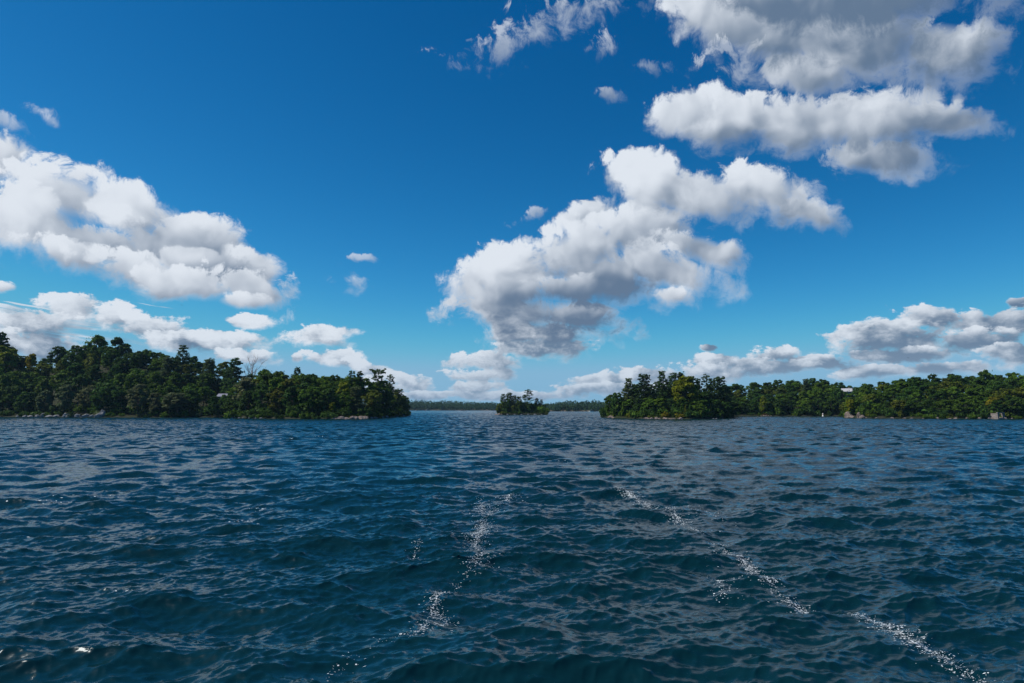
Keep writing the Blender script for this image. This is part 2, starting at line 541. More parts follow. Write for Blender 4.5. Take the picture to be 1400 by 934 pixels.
def streak(pts, per_m, width, seed, r0=0.004, r1=0.015):
    rnd = random.Random(seed)
    P = [on_water(px, py) for px, py in pts]
    out = []
    for (a, b) in zip(P, P[1:]):
        L = math.hypot(b[0] - a[0], b[1] - a[1])
        for _ in range(int(L * per_m * 5.2)):
            t = rnd.random()
            x, y = a[0] + (b[0] - a[0]) * t, a[1] + (b[1] - a[1]) * t
            dens = mnoise.noise(Vector((x * 0.55, y * 0.55, seed))) + 0.6 * mnoise.noise(Vector((x * 2.1, y * 2.1, seed + 9)))
            if dens < rnd.uniform(-0.5, 0.5):
                continue
            w = width * (0.62 + 0.011 * y)
            x += rnd.gauss(0, w) * rnd.random() + 0.5 * w * mnoise.noise(Vector((x * 0.3, y * 0.3, 4 + seed)))
            y += rnd.gauss(0, w) * rnd.random()
            rr = r0 + (r1 - r0) * rnd.random() ** 2.5
            out.append((x, y, rr * (1 + 0.02 * y), rnd.uniform(1.0, 1.9)))
    return out


foam_mesh('foam', streak([(836, 668), (880, 686), (920, 704), (960, 730), (1003, 757), (1032, 784), (1070, 812), (1112, 833), (1160, 838), (1202, 852), (1252, 884), (1300, 905), (1345, 925)], 95, 0.30, 1)
          + streak([(1000, 755), (1030, 775), (1060, 800)], 70, 0.2, 3) + streak([(1165, 832), (1200, 850), (1225, 858)], 90, 0.2, 5)
          + streak([(960, 770), (985, 800), (990, 815)], 40, 0.3, 4) + streak([(900, 690), (960, 700), (1000, 715)], 14, 0.5, 6),
          'long broken streak of white wake foam running down to the right')
foam_mesh('foam', streak([(700, 676), (675, 694), (655, 722), (650, 742), (664, 762), (650, 782)], 75, 0.42, 12)
          + streak([(655, 680), (660, 700), (650, 745)], 40, 0.3, 13) + streak([(640, 785), (596, 812), (588, 835), (578, 858), (560, 868)], 80, 0.25, 14)
          + streak([(590, 825), (612, 842), (600, 850)], 60, 0.2, 15) + streak([(565, 865), (500, 890), (445, 922)], 30, 0.35, 16) + streak([(575, 735), (560, 765)], 20, 0.2, 17),
          'looser trail of white foam flecks left of the long streak')


def whitecaps():
    rnd = random.Random(8)
    fl = []
    n = 9000
    d = np.exp(np.random.default_rng(2).uniform(math.log(14), math.log(260), n))
    u = np.random.default_rng(4).uniform(-0.85, 0.85, n)
    x, y = u * d, d
    z = water_level(x, y)
    z2 = water_level(x, y - 0.5)
    s = (z - z2)
    for i in range(n):
        if z[i] > 0.17 and s[i] > 0.02 and rnd.random() < (0.06 if d[i] < 40 else 0.25):
            k = rnd.randint(3, 9)
            for _ in range(k):
                fl.append((x[i] + rnd.gauss(0, 0.28), y[i] + rnd.gauss(0, 0.05), rnd.uniform(0.010, 0.03) * (1 + 0.012 * d[i]), rnd.uniform(1.0, 1.8)))
    for (px, py, sx, n_) in ((100, 678, 0.9, 40), (72, 686, 0.8, 24), (143, 627, 0.9, 16), (25, 737, 0.8, 36), (365, 695, 0.4, 14), (330, 713, 0.4, 10), (770, 571 + 60, 0.5, 8), (925, 649, 0.4, 10)):
        X, Y = on_water(px, py)
        for _ in range(n_):
            fl.append((X + rnd.gauss(0, sx), Y + rnd.gauss(0, sx * 0.35), rnd.uniform(0.010, 0.026) * (1 + 0.03 * Y), rnd.uniform(1, 1.8)))
    return fl


foam_mesh('foam', whitecaps(), 'small white flecks of foam scattered on the wave crests')

# ------------------------------------------------------------------ foliage, bark, rock
def leaf_material():
    mat, T, bs = material('foliage')
    oi = T.n('ShaderNodeObjectInfo')
    geo = T.n('ShaderNodeNewGeometry')
    tc_ = T.n('ShaderNodeTexCoord')
    # twig-to-twig and bough-to-bough differences of the leaves themselves
    v1 = T.rng(geo.outputs['Random Per Island'], 0.0, 1.0, 0.62, 1.38, smooth=False)
    v2 = T.rng(T.noise(tc_.outputs['Object'], 0.35, 2.0, 0.5, dim='3D'), 0.3, 0.7, 0.75, 1.3)
    col = T.mixc(1.0, oi.outputs['Color'], T.m('MULTIPLY', v1, v2), 'MULTIPLY')
    hs = T.n('ShaderNodeHueSaturation')
    T.put(hs.inputs['Hue'], T.rng(geo.outputs['Random Per Island'], 0.0, 1.0, 0.515, 0.485, smooth=False))
    T.put(hs.inputs['Color'], col)
    T.put(bs.inputs['Base Color'], hs.outputs[0])
    bs.inputs['Roughness'].default_value = 0.55
    bs.inputs['Specular IOR Level'].default_value = 0.06
    tr = T.n('ShaderNodeBsdfTranslucent')
    T.put(tr.inputs[0], hs.outputs[0])
    mx = T.n('ShaderNodeMixShader')
    mx.inputs[0].default_value = 0.4
    T.put(mx.inputs[1], bs.outputs[0])
    T.put(mx.inputs[2], tr.outputs[0])
    T.put(mat.node_tree.nodes['Material Output'].inputs[0], mx.outputs[0])
    return mat


def noisy(name, ca, cb, scale, rough=0.85, stretch=(1, 1, 1), cc=None, bump=0.0):
    mat, T, bs = material(name)
    tc_ = T.n('ShaderNodeTexCoord')
    p = T.v('MULTIPLY', tc_.outputs['Object'], stretch)
    f = T.rng(T.noise(p, scale, 6.0, 0.6, dim='3D'), 0.32, 0.68)
    col = T.mixc(f, c4(*ca), c4(*cb))
    if cc:
        col = T.mixc(T.rng(T.noise(p, scale * 3.1, 4.0, 0.6, dim='3D'), 0.52, 0.66), col, c4(*cc))
    T.put(bs.inputs['Base Color'], col)
    bs.inputs['Roughness'].default_value = rough
    bs.inputs['Specular IOR Level'].default_value = 0.12
    if bump:
        bp = T.n('ShaderNodeBump')
        bp.inputs['Strength'].default_value = bump
        T.put(bp.inputs['Height'], T.noise(p, scale * 4, 5.0, 0.6, dim='3D'))
        T.put(bs.inputs['Normal'], bp.outputs[0])
    return mat


LEAF = leaf_material()
BARK = noisy('bark', (0.05, 0.04, 0.032), (0.13, 0.11, 0.09), 1.6, stretch=(1, 1, 0.25))
PALE_BARK = noisy('weathered_wood', (0.20, 0.17, 0.16), (0.33, 0.29, 0.27), 1.6, stretch=(1, 1, 0.25))
BIRCH = noisy('birch_bark', (0.50, 0.49, 0.46), (0.62, 0.60, 0.57), 2.0, cc=(0.06, 0.05, 0.05), stretch=(1, 1, 2.5))
GRANITE = noisy('granite', (0.13, 0.10, 0.088), (0.30, 0.235, 0.20), 0.8, cc=(0.12, 0.11, 0.10), bump=0.5)
GREY_ROCK = noisy('grey_rock', (0.10, 0.10, 0.105), (0.24, 0.24, 0.25), 0.7, cc=(0.12, 0.12, 0.12), bump=0.5)
SOIL = noisy('forest_floor', (0.012, 0.017, 0.006), (0.024, 0.028, 0.010), 0.15, cc=(0.035, 0.034, 0.024))

RNG = np.random.default_rng(77)


def quads(P, Nn, size, rg, stretch=1.0):
    """loose leaf sprays: one bent four-cornered spray at each point, facing Nn"""
    n = len(P)
    a = rg.normal(size=(n, 3))
    Nn = Nn / (np.linalg.norm(Nn, axis=1, keepdims=True) + 1e-9)
    u = a - (a * Nn).sum(1, keepdims=True) * Nn
    u /= np.linalg.norm(u, axis=1, keepdims=True) + 1e-9
    w = np.cross(Nn, u)
    s = size[:, None] * 0.5
    f = lambda: rg.uniform(0.55, 1.25, (n, 1))
    c = [P + u * s * stretch * f(), P + w * s * f() / stretch, P - u * s * stretch * f(), P - w * s * f() / stretch]
    V = np.stack(c, 1).reshape(-1, 3)
    return V, np.arange(4 * n).reshape(-1, 4)


def leaf_mesh(name, P, Nn, size, rg, stretch=1.0):
    V, Fc = quads(P, Nn, size, rg, stretch)
    me = bpy.data.meshes.new(name)
    me.vertices.add(len(V))
    me.vertices.foreach_set('co', V.astype(np.float32).ravel())
    me.loops.add(len(V))
    me.loops.foreach_set('vertex_index', Fc.astype(np.int32).ravel())
    me.polygons.add(len(Fc))
    me.polygons.foreach_set('loop_start', np.arange(0, len(V), 4, dtype=np.int32))
    me.update(calc_edges=True)
    me.materials.append(LEAF)
    return me


def tubes(name, paths, mat, sides=6):
    """tapered limbs: each path is a list of (point, radius)"""
    V, Fc = [], []
    for path in paths:
        base = None
        for i, (p, r) in enumerate(path):
            p = Vector(p)
            q = Vector(path[min(i + 1, len(path) - 1)][0]) - Vector(path[max(i - 1, 0)][0])
            q = q.normalized() if q.length > 1e-6 else Vector((0, 0, 1))
            s = q.orthogonal().normalized()
            t = q.cross(s)
            k0 = len(V)
            for j in range(sides):
                a = 6.28319 * j / sides
                V.append(tuple(p + (s * math.cos(a) + t * math.sin(a)) * r))
            if base is not None:
                for j in range(sides):
                    Fc.append((base + j, base + (j + 1) % sides, k0 + (j + 1) % sides, k0 + j))
            base = k0
        Fc.append(tuple(range(base, base + sides)))
    me = bpy.data.meshes.new(name)
    me.from_pydata(V, [], Fc)
    me.update()
    me.polygons.foreach_set('use_smooth', np.ones(len(me.polygons), dtype=bool))
    me.materials.append(mat)
    return me


def sphere_dirs(n, rg):
    d = rg.normal(size=(n, 3))
    return d / np.linalg.norm(d, axis=1, keepdims=True)


def broadleaf(seed, h=13.0, w=4.6, low=0.16, blobs=40, per=88):
    rg = np.random.default_rng(seed)
    zc, rz = h * (1 + low) / 2, h * (1 - low) / 2
    P, Nn, Sz, cents = [], [], [], []
    lean = rg.normal(0, 0.06, 2)
    for b in range(blobs):
        d = sphere_dirs(1, rg)[0]
        if d[2] < -0.75:
            d[2] *= -1
        f = rg.uniform(0.5, 0.98)
        prof = 1.0 - 0.25 * max(0, -d[2])
        c = np.array([d[0] * w * f * prof, d[1] * w * f * prof, zc + d[2] * rz * f])
        c[:2] += lean * c[2]
        rb = rg.uniform(0.17, 0.30) * w
        cents.append((c, rb))
        n = int(per * rg.uniform(0.7, 1.3) * (rb / (0.235 * w)) ** 2)
        dd = sphere_dirs(n, rg)
        dd[:, 2] = np.where(dd[:, 2] < -0.35, -dd[:, 2], dd[:, 2])
        rr = rb * rg.uniform(0.55, 1.08, (n, 1))
        P.append(c + dd * rr * np.array([1, 1, 0.78]))
        Nn.append(dd + rg.normal(0, 0.55, (n, 3)) + np.array([0, 0, 0.35]))
        Sz.append(rg.uniform(0.46, 0.88, n))
    n = 160
    dd = sphere_dirs(n, rg)
    P.append(np.array([0, 0, zc]) + dd * np.array([w, w, rz]) * rg.uniform(0.7, 1.12, (n, 1)))
    Nn.append(dd + rg.normal(0, 0.7, (n, 3)))
    Sz.append(rg.uniform(0.4, 0.7, n))
    crown = leaf_mesh('crown', np.concatenate(P), np.concatenate(Nn), np.concatenate(Sz), rg)
    top = np.array([lean[0] * h, lean[1] * h, h * 0.86])
    paths = [[((0, 0, -1.2), 0.30), ((0, 0, 0.4), 0.24), (top * 0.45, 0.17), (top * 0.75, 0.10), (top, 0.03)]]
    for c, rb in sorted(cents, key=lambda q: q[0][2])[::4]:
        z0 = max(0.15 * h, c[2] * 0.62)
        s = top * (z0 / top[2])
        s[2] = z0
        paths.append([(s, 0.09), ((s + c) / 2 + np.array([0, 0, 0.3]), 0.06), (c, 0.025)])
    return tubes('trunk', paths, BARK), crown


def pine(seed, h=17.0, w=3.6, bare=0.22, gap=0.3, top='pointed'):
    rg = np.random.default_rng(seed)
    P, Nn, Sz = [], [], []
    bend = rg.normal(0, 0.25, 2)
    def axis(z):
        return np.array([bend[0] * math.sin(z / h * 3), bend[1] * math.sin(z / h * 2.4), z])
    paths = [[(axis(-1.2), 0.30), (axis(0.3 * h), 0.22), (axis(0.6 * h), 0.14), (axis(0.85 * h), 0.07), (axis(h), 0.02)]]
    z = bare * h
    while z < h * 0.985:
        t = (z / h - bare) / (1 - bare)
        if top == 'flat':
            L = w * (0.35 + 0.9 * t ** 1.3) * (1.0 if t < 0.9 else 0.75)
        else:
            L = w * (0.24 + 0.95 * (1 - t) ** 0.85) * min(1.0, 0.62 + 1.6 * t)
        nb = rg.integers(4, 7)
        a0 = rg.uniform(0, 6.28)
        for b in range(nb):
            if rg.random() < gap:
                continue
            a = a0 + b * 6.28 / nb + rg.normal(0, 0.25)
            l = L * rg.uniform(0.45, 1.15)
            rise = rg.uniform(-0.08, 0.18) + 0.42 * t * t
            dr = np.array([math.cos(a), math.sin(a), 0])
            s = axis(z)
            e = s + dr * l + np.array([0, 0, rise * l])
            mid = (s + e) / 2 + np.array([0, 0, -0.06 * l])
            paths.append([(s, 0.055 * (1 - 0.6 * t) + 0.012), (mid, 0.035), (e, 0.012)])
            k = max(1, int(l / 0.75))
            for j in range(k):
                f = 0.38 + 0.62 * (j + 1) / k
                c = s * (1 - f) + e * f + rg.normal(0, 0.18, 3) + np.array([0, 0, 0.1])
                r = rg.uniform(0.42, 0.78) * (0.65 + 0.5 * (1 - abs(f - 0.75)))
                n = int(22 * r / 0.6)
                dd = sphere_dirs(n, rg)
                P.append(c + dd * np.array([r, r, r * 0.5]) * rg.uniform(0.3, 1.0, (n, 1)))
                Nn.append(dd * 0.5 + rg.normal(0, 0.5, (n, 3)) + np.array([0, 0, 0.6]))
                Sz.append(rg.uniform(0.34, 0.62, n))
        z += h * rg.uniform(0.022, 0.036)
    c = axis(h)
    n = 40
    dd = sphere_dirs(n, rg)
    P.append(c + dd * np.array([0.32, 0.32, 1.1]) * rg.uniform(0.2, 1, (n, 1)) - np.array([0, 0, 0.7]))
    Nn.append(dd + rg.normal(0, 0.4, (n, 3)))
    Sz.append(rg.uniform(0.25, 0.45, n))
    crown = leaf_mesh('crown', np.concatenate(P), np.concatenate(Nn), np.concatenate(Sz), rg, 1.45)
    return tubes('trunk', paths, BARK, 5), crown


def conifer(seed, h=11.0, w=2.3, power=0.75):
    rg = np.random.default_rng(seed)
    n = 2300
    z = h * (0.05 + 0.95 * rg.random(n) ** 1.25)
    t = z / h
    a = rg.uniform(0, 6.28, n)
    lay = 0.78 + 0.22 * np.sin(z * 4.2 + np.sin(a * 3 + seed) * 1.6)
    r = w * (1 - t) ** power * lay * rg.uniform(0.45, 1.08, n) * (0.85 + 0.2 * np.sin(a * 4 + z * 0.7))
    P = np.stack([r * np.cos(a), r * np.sin(a), z - r * 0.18], 1)
    Nn = np.stack([np.cos(a), np.sin(a), np.full(n, 0.6)], 1) + rg.normal(0, 0.5, (n, 3))
    crown = leaf_mesh('crown', P, Nn, rg.uniform(0.32, 0.62, n), rg, 1.2)
    paths = [[((0, 0, -1), 0.2), ((0, 0, h * 0.5), 0.12), ((0, 0, h * 0.98), 0.02)]]
    return tubes('trunk', paths, BARK, 5), crown


def shrub_mesh(seed, h=2.4, w=1.9):
    rg = np.random.default_rng(seed)
    P, Nn, Sz = [], [], []
    for b in range(13):
        a, f = rg.uniform(0, 6.28), rg.uniform(0, 0.8)
        c = np.array([math.cos(a) * w * f, math.sin(a) * w * f, rg.uniform(0.12, 0.72) * h * (1 - 0.4 * f)])
        rb = rg.uniform(0.28, 0.45) * min(w, h)
        n = 55
        dd = sphere_dirs(n, rg)
        P.append(c + dd * rb * rg.uniform(0.5, 1.15, (n, 1)))
        Nn.append(dd + rg.normal(0, 0.55, (n, 3)) + np.array([0, 0, 0.3]))
        Sz.append(rg.uniform(0.26, 0.5, n))
    return leaf_mesh('shrub', np.concatenate(P), np.concatenate(Nn), np.concatenate(Sz), rg)


def bare_tree(seed, h=12.0):
    rg = np.random.default_rng(seed)
    paths = [[((0, 0, -1), 0.22), ((0.1, 0, h * 0.5), 0.14), ((0, 0.1, h * 0.8), 0.07), ((0.1, 0, h), 0.02)]]
    for i in range(26):
        z = h * rg.uniform(0.42, 0.93)
        a = rg.uniform(0, 6.28)
        l = rg.uniform(1.6, 3.6) * (1.25 - z / h)* 1.6
        s = np.array([0.05, 0.05, z])
        e = s + np.array([math.cos(a) * l * 0.62, math.sin(a) * l * 0.62, l * 0.9])
        m = (s + e) / 2 + np.array([math.cos(a), math.sin(a), -0.2]) * 0.22
        paths.append([(s, 0.05), (m, 0.03), (e, 0.012)])
        for j in range(5):
            f = rg.uniform(0.35, 0.95)
            q = s * (1 - f) + e * f
            dd = np.array([math.cos(a) * .5, math.sin(a) * .5, 0.8]) + rg.normal(0, 0.45, 3)
            paths.append([(q, 0.02), (q + dd * rg.uniform(0.5, 1.2), 0.008)])
    return tubes('trunk', paths, PALE_BARK, 4)


PROTO = {
    'broad': [broadleaf(s, h, w, low, nb) for s, h, w, low, nb in ((1, 13, 4.8, .03, 60), (2, 13, 4.2, .02, 54), (3, 13, 5.2, .05, 64), (4, 13, 3.8, .02, 52), (5, 13, 4.6, .04, 58), (6, 13, 5.0, .0, 62), (7, 13, 4.3, .06, 54))],
    'pine': [pine(s, 17, w, bare, gap) for s, w, bare, gap in ((11, 3.9, .08, .14), (12, 3.5, .12, .18), (13, 4.3, .06, .14), (14, 3.7, .14, .2))],
    'open_pine': [pine(21, 17, 3.3, .34, .42), pine(22, 17, 3.0, .3, .4)],
    'flat_pine': [pine(31, 15, 3.0, .5, .3, 'flat')],
    'cone': [conifer(41), conifer(42, 11, 1.7, 0.6), conifer(43, 11, 2.6, 0.9)],
    'shrub': [shrub_mesh(s, h, w) for s, h, w in ((51, 2.4, 1.9), (52, 2.0, 2.4), (53, 3.0, 1.7), (54, 1.6, 2.2))],
    'bare': [bare_tree(61)],
}
HT = {'broad': 13.0, 'pine': 17.4, 'open_pine': 17.4, 'flat_pine': 15.4, 'cone': 10.9, 'bare': 12.0}
NAME = {'broad': 'broadleaf_tree', 'pine': 'pine_tree', 'open_pine': 'pine_tree', 'flat_pine': 'pine_tree', 'cone': 'cedar_tree', 'bare': 'dead_tree'}
TINT = {
    'dark': (0.044, 0.094, 0.014), 'green': (0.076, 0.140, 0.014), 'olive': (0.112, 0.138, 0.016), 'yellow': (0.165, 0.200, 0.010),
    'grey': (0.110, 0.135, 0.056), 'pine': (0.046, 0.090, 0.024), 'palepine': (0.084, 0.122, 0.048), 'gold': (0.22, 0.19, 0.012), 'russet': (0.11, 0.07, 0.035),
}
rnd = random.Random(5)


def plant(kind, x, y, z, h, label, group=None, tint='green', wide=1.0, lean=0.0, var=None):
    """one tree: an Empty at its foot with a trunk and a crown"""
    pr = PROTO[kind]
    v = pr[rnd.randrange(len(pr)) if var is None else var % len(pr)]
    o = bpy.data.objects.new(NAME[kind], None)
    COL.objects.link(o)
    o.location = (x, y, z)
    k = h / HT[kind]
    w = k ** 0.7 * wide * rnd.uniform(0.92, 1.08)
    o.scale = (w, w, k)
    o.rotation_euler = (rnd.gauss(0, 0.015), lean, rnd.uniform(0, 6.283))
    tag(o, label, 'tree', group)
    if kind == 'bare':
        p = bpy.data.objects.new('trunk', v)
        COL.objects.link(p)
        p.parent = o
        return o
    for nm, me in zip(('trunk', 'crown'), v):
        p = bpy.data.objects.new(nm, me)
        COL.objects.link(p)
        p.parent = o
        if nm == 'crown':
            c = TINT[tint]
            q = rnd.uniform(0.82, 1.2)
            p.color = (c[0] * q * rnd.uniform(0.9, 1.12), c[1] * q, c[2] * q * rnd.uniform(0.9, 1.1), 1)
    return o


def bush(x, y, z, s, label, group=None, tint='green', sz=None):
    me = PROTO['shrub'][rnd.randrange(4)]
    o = bpy.data.objects.new('shrub', me)
    COL.objects.link(o)
    o.location = (x, y, z - 0.15)
    o.scale = (s, s, sz or s * rnd.uniform(0.8, 1.2))
    o.rotation_euler = (0, 0, rnd.uniform(0, 6.28))
    c = TINT[tint]
    q = rnd.uniform(0.85, 1.15)
    o.color = (c[0] * q, c[1] * q, c[2] * q, 1)
    tag(o, label, 'shrub', group)
    return o


# ------------------------------------------------------------------ the islands
def lerp_table(tab, x):
    if x <= tab[0][0]:
        return tab[0][1]
    for (a, va), (b, vb) in zip(tab, tab[1:]):
        if x <= b:
            return va + (vb - va) * (x - a) / (b - a)
    return tab[-1][1]


def smooth01(t):
    t = min(1.0, max(0.0, t))
    return t * t * (3 - 2 * t)


class Island:
    """a wooded shore given by its waterline, its skyline and its depth in metres"""
    def __init__(self, px0, px1, water, sky, depth, tree_h, open_left=False, open_right=False, bank=0.8):
        self.px0, self.px1, self.water, self.sky, self.depth, self.tree_h = px0, px1, water, sky, depth, tree_h
        self.ol, self.orr, self.bank = open_left, open_right, bank

    def front(self, px):
        return on_water(px, lerp_table(self.water, px))[1]

    def top_z(self, px, d, py=None):
        return at(px, lerp_table(self.sky, px) if py is None else py, d).z

    def ground(self, px, t):
        """height of the land t of the way back behind the waterline at px"""
        ridge = sum(max(1.2, self.top_z(min(max(px + o, self.px0), self.px1), self.front(px) + self.depth * 0.8) - self.tree_h) for o in (-24, -12, 0, 12, 24)) / 5
        e = 1.0
        m = 10.0
        if not self.ol:
            e = min(e, (px - self.px0) / m)
        if not self.orr:
            e = min(e, (self.px1 - px) / m)
        e = min(e, t / 0.05, (1.12 - t) / 0.1)
        e = max(-1.0, min(1.0, e))
        base = self.bank + (ridge - self.bank) * smooth01((t - 0.04) / 0.8)
        return base * smooth01(e) if e > 0 else e * 1.2

    def spot(self, px, t):
        d = self.front(px) + t * self.depth
        p = at(px, 555, d)
        return p.x, d

    def build(self, label):
        nx, nt = max(14, int((self.px1 - self.px0 + 16) / 5)), 30
        V, Fc = [], []
        for i in range(nx + 1):
            px = self.px0 - 8 + (self.px1 - self.px0 + 16) * i / nx
            for j in range(nt + 1):
                t = -0.08 + 1.28 * (j / nt) ** 1.5
                x, y = self.spot(px, t)
                z = self.ground(px, t) + 0.35 * mnoise.noise(Vector((x * 0.25, y * 0.25, 3)))
                V.append((x, y, z))
        for i in range(nx):
            for j in range(nt):
                a = i * (nt + 1) + j
                Fc.append((a, a + nt + 1, a + nt + 2, a + 1))
        o = mesh_obj('island_ground', V, Fc, SOIL, smooth=True)
        tag(o, label, None, None, 'structure')

    def put(self, kind, px, py, t, label, group=None, tint='green', wide=1.0, lean=0.0, var=None):
        """a tree whose tip shows at (px, py)"""
        d = self.front(px) + t * self.depth
        tip = at(px, py, d)
        g = self.ground(px, t)
        h = tip.z - g
        if h < 1.5:
            return None
        return plant(kind, tip.x - lean * h, d, g - 0.1, h, label, group, tint, wide, lean, var)

    def rows(self, plan, kinds, labels, group, step=19, keepout=()):
        """fill the wood: plan = [(t, share of the skyline height)]"""
        for k, (t, share) in enumerate(plan):
            px = self.px0 + rnd.uniform(2, step * 0.7)
            while px < self.px1 - 3:
                wl, sk_ = lerp_table(self.water, px), lerp_table(self.sky, px)
                tt = t + rnd.uniform(-0.05, 0.05)
                py = wl + (sk_ - wl) * share * (1 + rnd.uniform(-0.09, 0.03 if share > 0.95 else 0.09))
                if not any(a < px < b and t0 <= k <= t1 for a, b, t0, t1 in keepout):
                    kind, tint = rnd.choice(kinds[min(k, len(kinds) - 1)])
                    d = self.front(px) + tt * self.depth
                    g = self.ground(px, tt)
                    h = at(px, py, d).z - g
                    if h > 2.5:
                        hk = min(h, HT[kind] * 1.25)
                        zone = 'front' if k == 0 else ('ridge' if k == len(plan) - 1 else 'middle')
                        self.put(kind, px, py, tt, labels(kind, tint, zone), group + ', ' + {'front': 'front row', 'middle': 'middle rows', 'ridge': 'top row'}[zone],
                                 tint, wide=max(0.8, min(1.35, (HT[kind] / h) ** 0.3)))
                px += step * rnd.uniform(0.75, 1.25) * (0.85 if 'pine' in kinds[min(k, len(kinds) - 1)][0][0] else 1.0)

    def shore(self, n, label, group, tints, t=(0.012, 0.07), s=(0.7, 1.3), rng_=None):
        a, b = rng_ or (self.px0 + 4, self.px1 - 4)
        for i in range(n):
            px = a + (b - a) * (i + rnd.random()) / n
            tt = rnd.uniform(*t)
            x, y = self.spot(px, tt)
            bush(x, y, self.ground(px, tt), rnd.uniform(*s), label, group, rnd.choice(tints))


    def under(self, where, t0=0.06, t1=0.3, step=9, a=None, b=None, tints=('dark', 'dark', 'green')):
        px = (a or self.px0 + 6)
        while px < (b or self.px1 - 6):
            t = rnd.uniform(t0, t1)
            x, y = self.spot(px, t)
            tint = rnd.choice(tints)
            bush(x, y, self.ground(px, t), rnd.uniform(1.5, 2.5), WORD[tint] + ' shrub filling the shade under the trees of ' + where, 'undergrowth of ' + where, tint)
            px += step * 1.5 * rnd.uniform(0.7, 1.3)


WORD = {'dark': 'dark green', 'green': 'mid green', 'olive': 'olive green', 'yellow': 'yellowish green', 'grey': 'greyish green', 'pine': 'deep green', 'palepine': 'pale grey green', 'gold': 'golden', 'russet': 'russet'}
KIND = {'broad': 'broadleaf tree', 'pine': 'pine', 'open_pine': 'gappy pine', 'flat_pine': 'flat topped pine', 'cone': 'pointed cedar', 'bare': 'leafless tree'}


def labeller(where):
    place = {'front': 'in the front row of ', 'middle': 'halfway up ', 'ridge': 'on the skyline of '}
    return lambda kind, tint, zone: WORD[tint] + ' ' + KIND[kind] + ' ' + place[zone] + where


# the wood on the far left
left = Island(-60, 324, [(-110, 570.2), (150, 571), (324, 571.4)],
              [(-110, 452), (0, 453), (14, 462), (30, 478), (45, 487), (60, 480), (80, 468), (100, 465), (122, 461), (145, 468), (165, 464), (190, 468), (220, 476), (238, 480), (262, 484), (285, 488), (305, 490), (324, 494)],
              88, 11.0, open_left=True)
left.build('dark wooded ground rising behind the left shore')
left.rows([(0.10, 0.42), (0.24, 0.54), (0.40, 0.68), (0.56, 0.82), (0.72, 0.90), (0.78, 0.96)],
          [[('broad', 'dark'), ('broad', 'grey'), ('broad', 'dark')], [('broad', 'dark'), ('broad', 'green'), ('broad', 'dark')], [('broad', 'green'), ('broad', 'dark'), ('broad', 'green')],
           [('broad', 'green'), ('broad', 'olive'), ('broad', 'dark')], [('broad', 'green'), ('broad', 'dark')], [('broad', 'green'), ('broad', 'dark'), ('broad', 'olive')]],
          labeller('the big left wood'), 'trees of the big left wood', step=23.5, keepout=[(284, 324, 0, 1)])
left.put('pine', 249, 471, 0.52, 'tall dark pine standing above the ridge of the big left wood', None, 'pine', 1.15, var=0)
left.put('pine', 229, 487, 0.46, 'pale grey green pine just left of the tall dark pine in the left wood', None, 'palepine', 1.2, var=2)
left.put('pine', 288, 489, 0.42, 'pale grey green pine right of the tall dark pine in the left wood', None, 'palepine', 1.1, var=1)
left.put('broad', 8, 474, 0.5, 'broad yellowing tree low on the left edge of the left wood', None, 'yellow', 1.1)
left.put('broad', 128, 458, 0.8, 'highest round topped tree on the crest of the left wood', None, 'green', 1.0)
left.put('broad', 163, 461, 0.8, 'dark round topped tree right of the highest crest tree', None, 'dark', 0.9)
left.put('broad', 1, 453, 0.75, 'tall dark tree cut by the left edge of the picture', None, 'dark', 0.9)
left.put('broad', 215, 537, 0.05, 'pale leaved willow leaning over the left shore, smaller of the two', None, 'grey', 0.95)
left.put('broad', 246, 537, 0.05, 'wide pale leaved willow on the left shore, larger of the two', None, 'grey', 1.45)
left.put('broad', 44, 484, 0.6, 'small tree with golden leaves beside the dip in the left ridge', None, 'gold', 0.6)
left.put('bare', 345, 492, 0.36, 'leafless grey tree with fine twigs behind the left headland', None, wide=1.5)
left.put('pine', 322, 489, 0.34, 'dark ragged pine beside the leafless grey tree', None, 'pine', 1.2, var=3)
left.under('the big left wood', 0.05, 0.2, 9, a=-20)
left.under('the big left wood', 0.45, 0.75, 6, a=-10, tints=('green', 'dark', 'olive'))
left.under('the big left wood', 0.5, 0.8, 5, a=80, b=150, tints=('green', 'dark', 'olive'))
left.shore(18, 'dark shrub at the waterline under the big left wood', 'shrubs along the big left wood', ['dark', 'green', 'grey'], rng_=(-30, 290))

# the headland in front of it
head = Island(314, 562, [(314, 572), (400, 573), (450, 573.3), (505, 573), (530, 571), (556, 569), (562, 568.5)],
              [(314, 530), (330, 514), (345, 508), (362, 501), (380, 505), (410, 503), (430, 506), (452, 512), (465, 516), (480, 514), (500, 515), (515, 517), (530, 520), (540, 528), (548, 540), (556, 555), (562, 565)],
              46, 11.5)
head.build('low rocky ground of the left headland')
head.rows([(0.16, 0.66), (0.36, 0.82), (0.6, 0.96), (0.82, 0.96)],
          [[('broad', 'green'), ('broad', 'dark'), ('broad', 'olive')], [('broad', 'green'), ('broad', 'dark'), ('broad', 'olive')], [('broad', 'green'), ('broad', 'dark')], [('broad', 'dark'), ('pine', 'pine')]],
          labeller('the left headland'), 'trees of the left headland', step=21, keepout=[(478, 500, 0, 1)])
head.put('broad', 470, 521, 0.34, 'bright yellow green tree near the end of the left headland', None, 'yellow', 1.0)
head.put('pine', 487, 528, 0.14, 'pale drooping pine at the front of the left headland', None, 'palepine', 1.25, var=2)
head.put('pine', 481, 506, 0.6, 'left pine of the close pair above the left headland', None, 'pine', 0.85, var=0)
head.put('pine', 492, 507, 0.6, 'right pine of the close pair above the left headland', None, 'pine', 0.85, var=3)
head.put('pine', 408, 501, 0.7, 'narrow pine tip above the middle of the left headland', None, 'pine', 0.8, var=1)
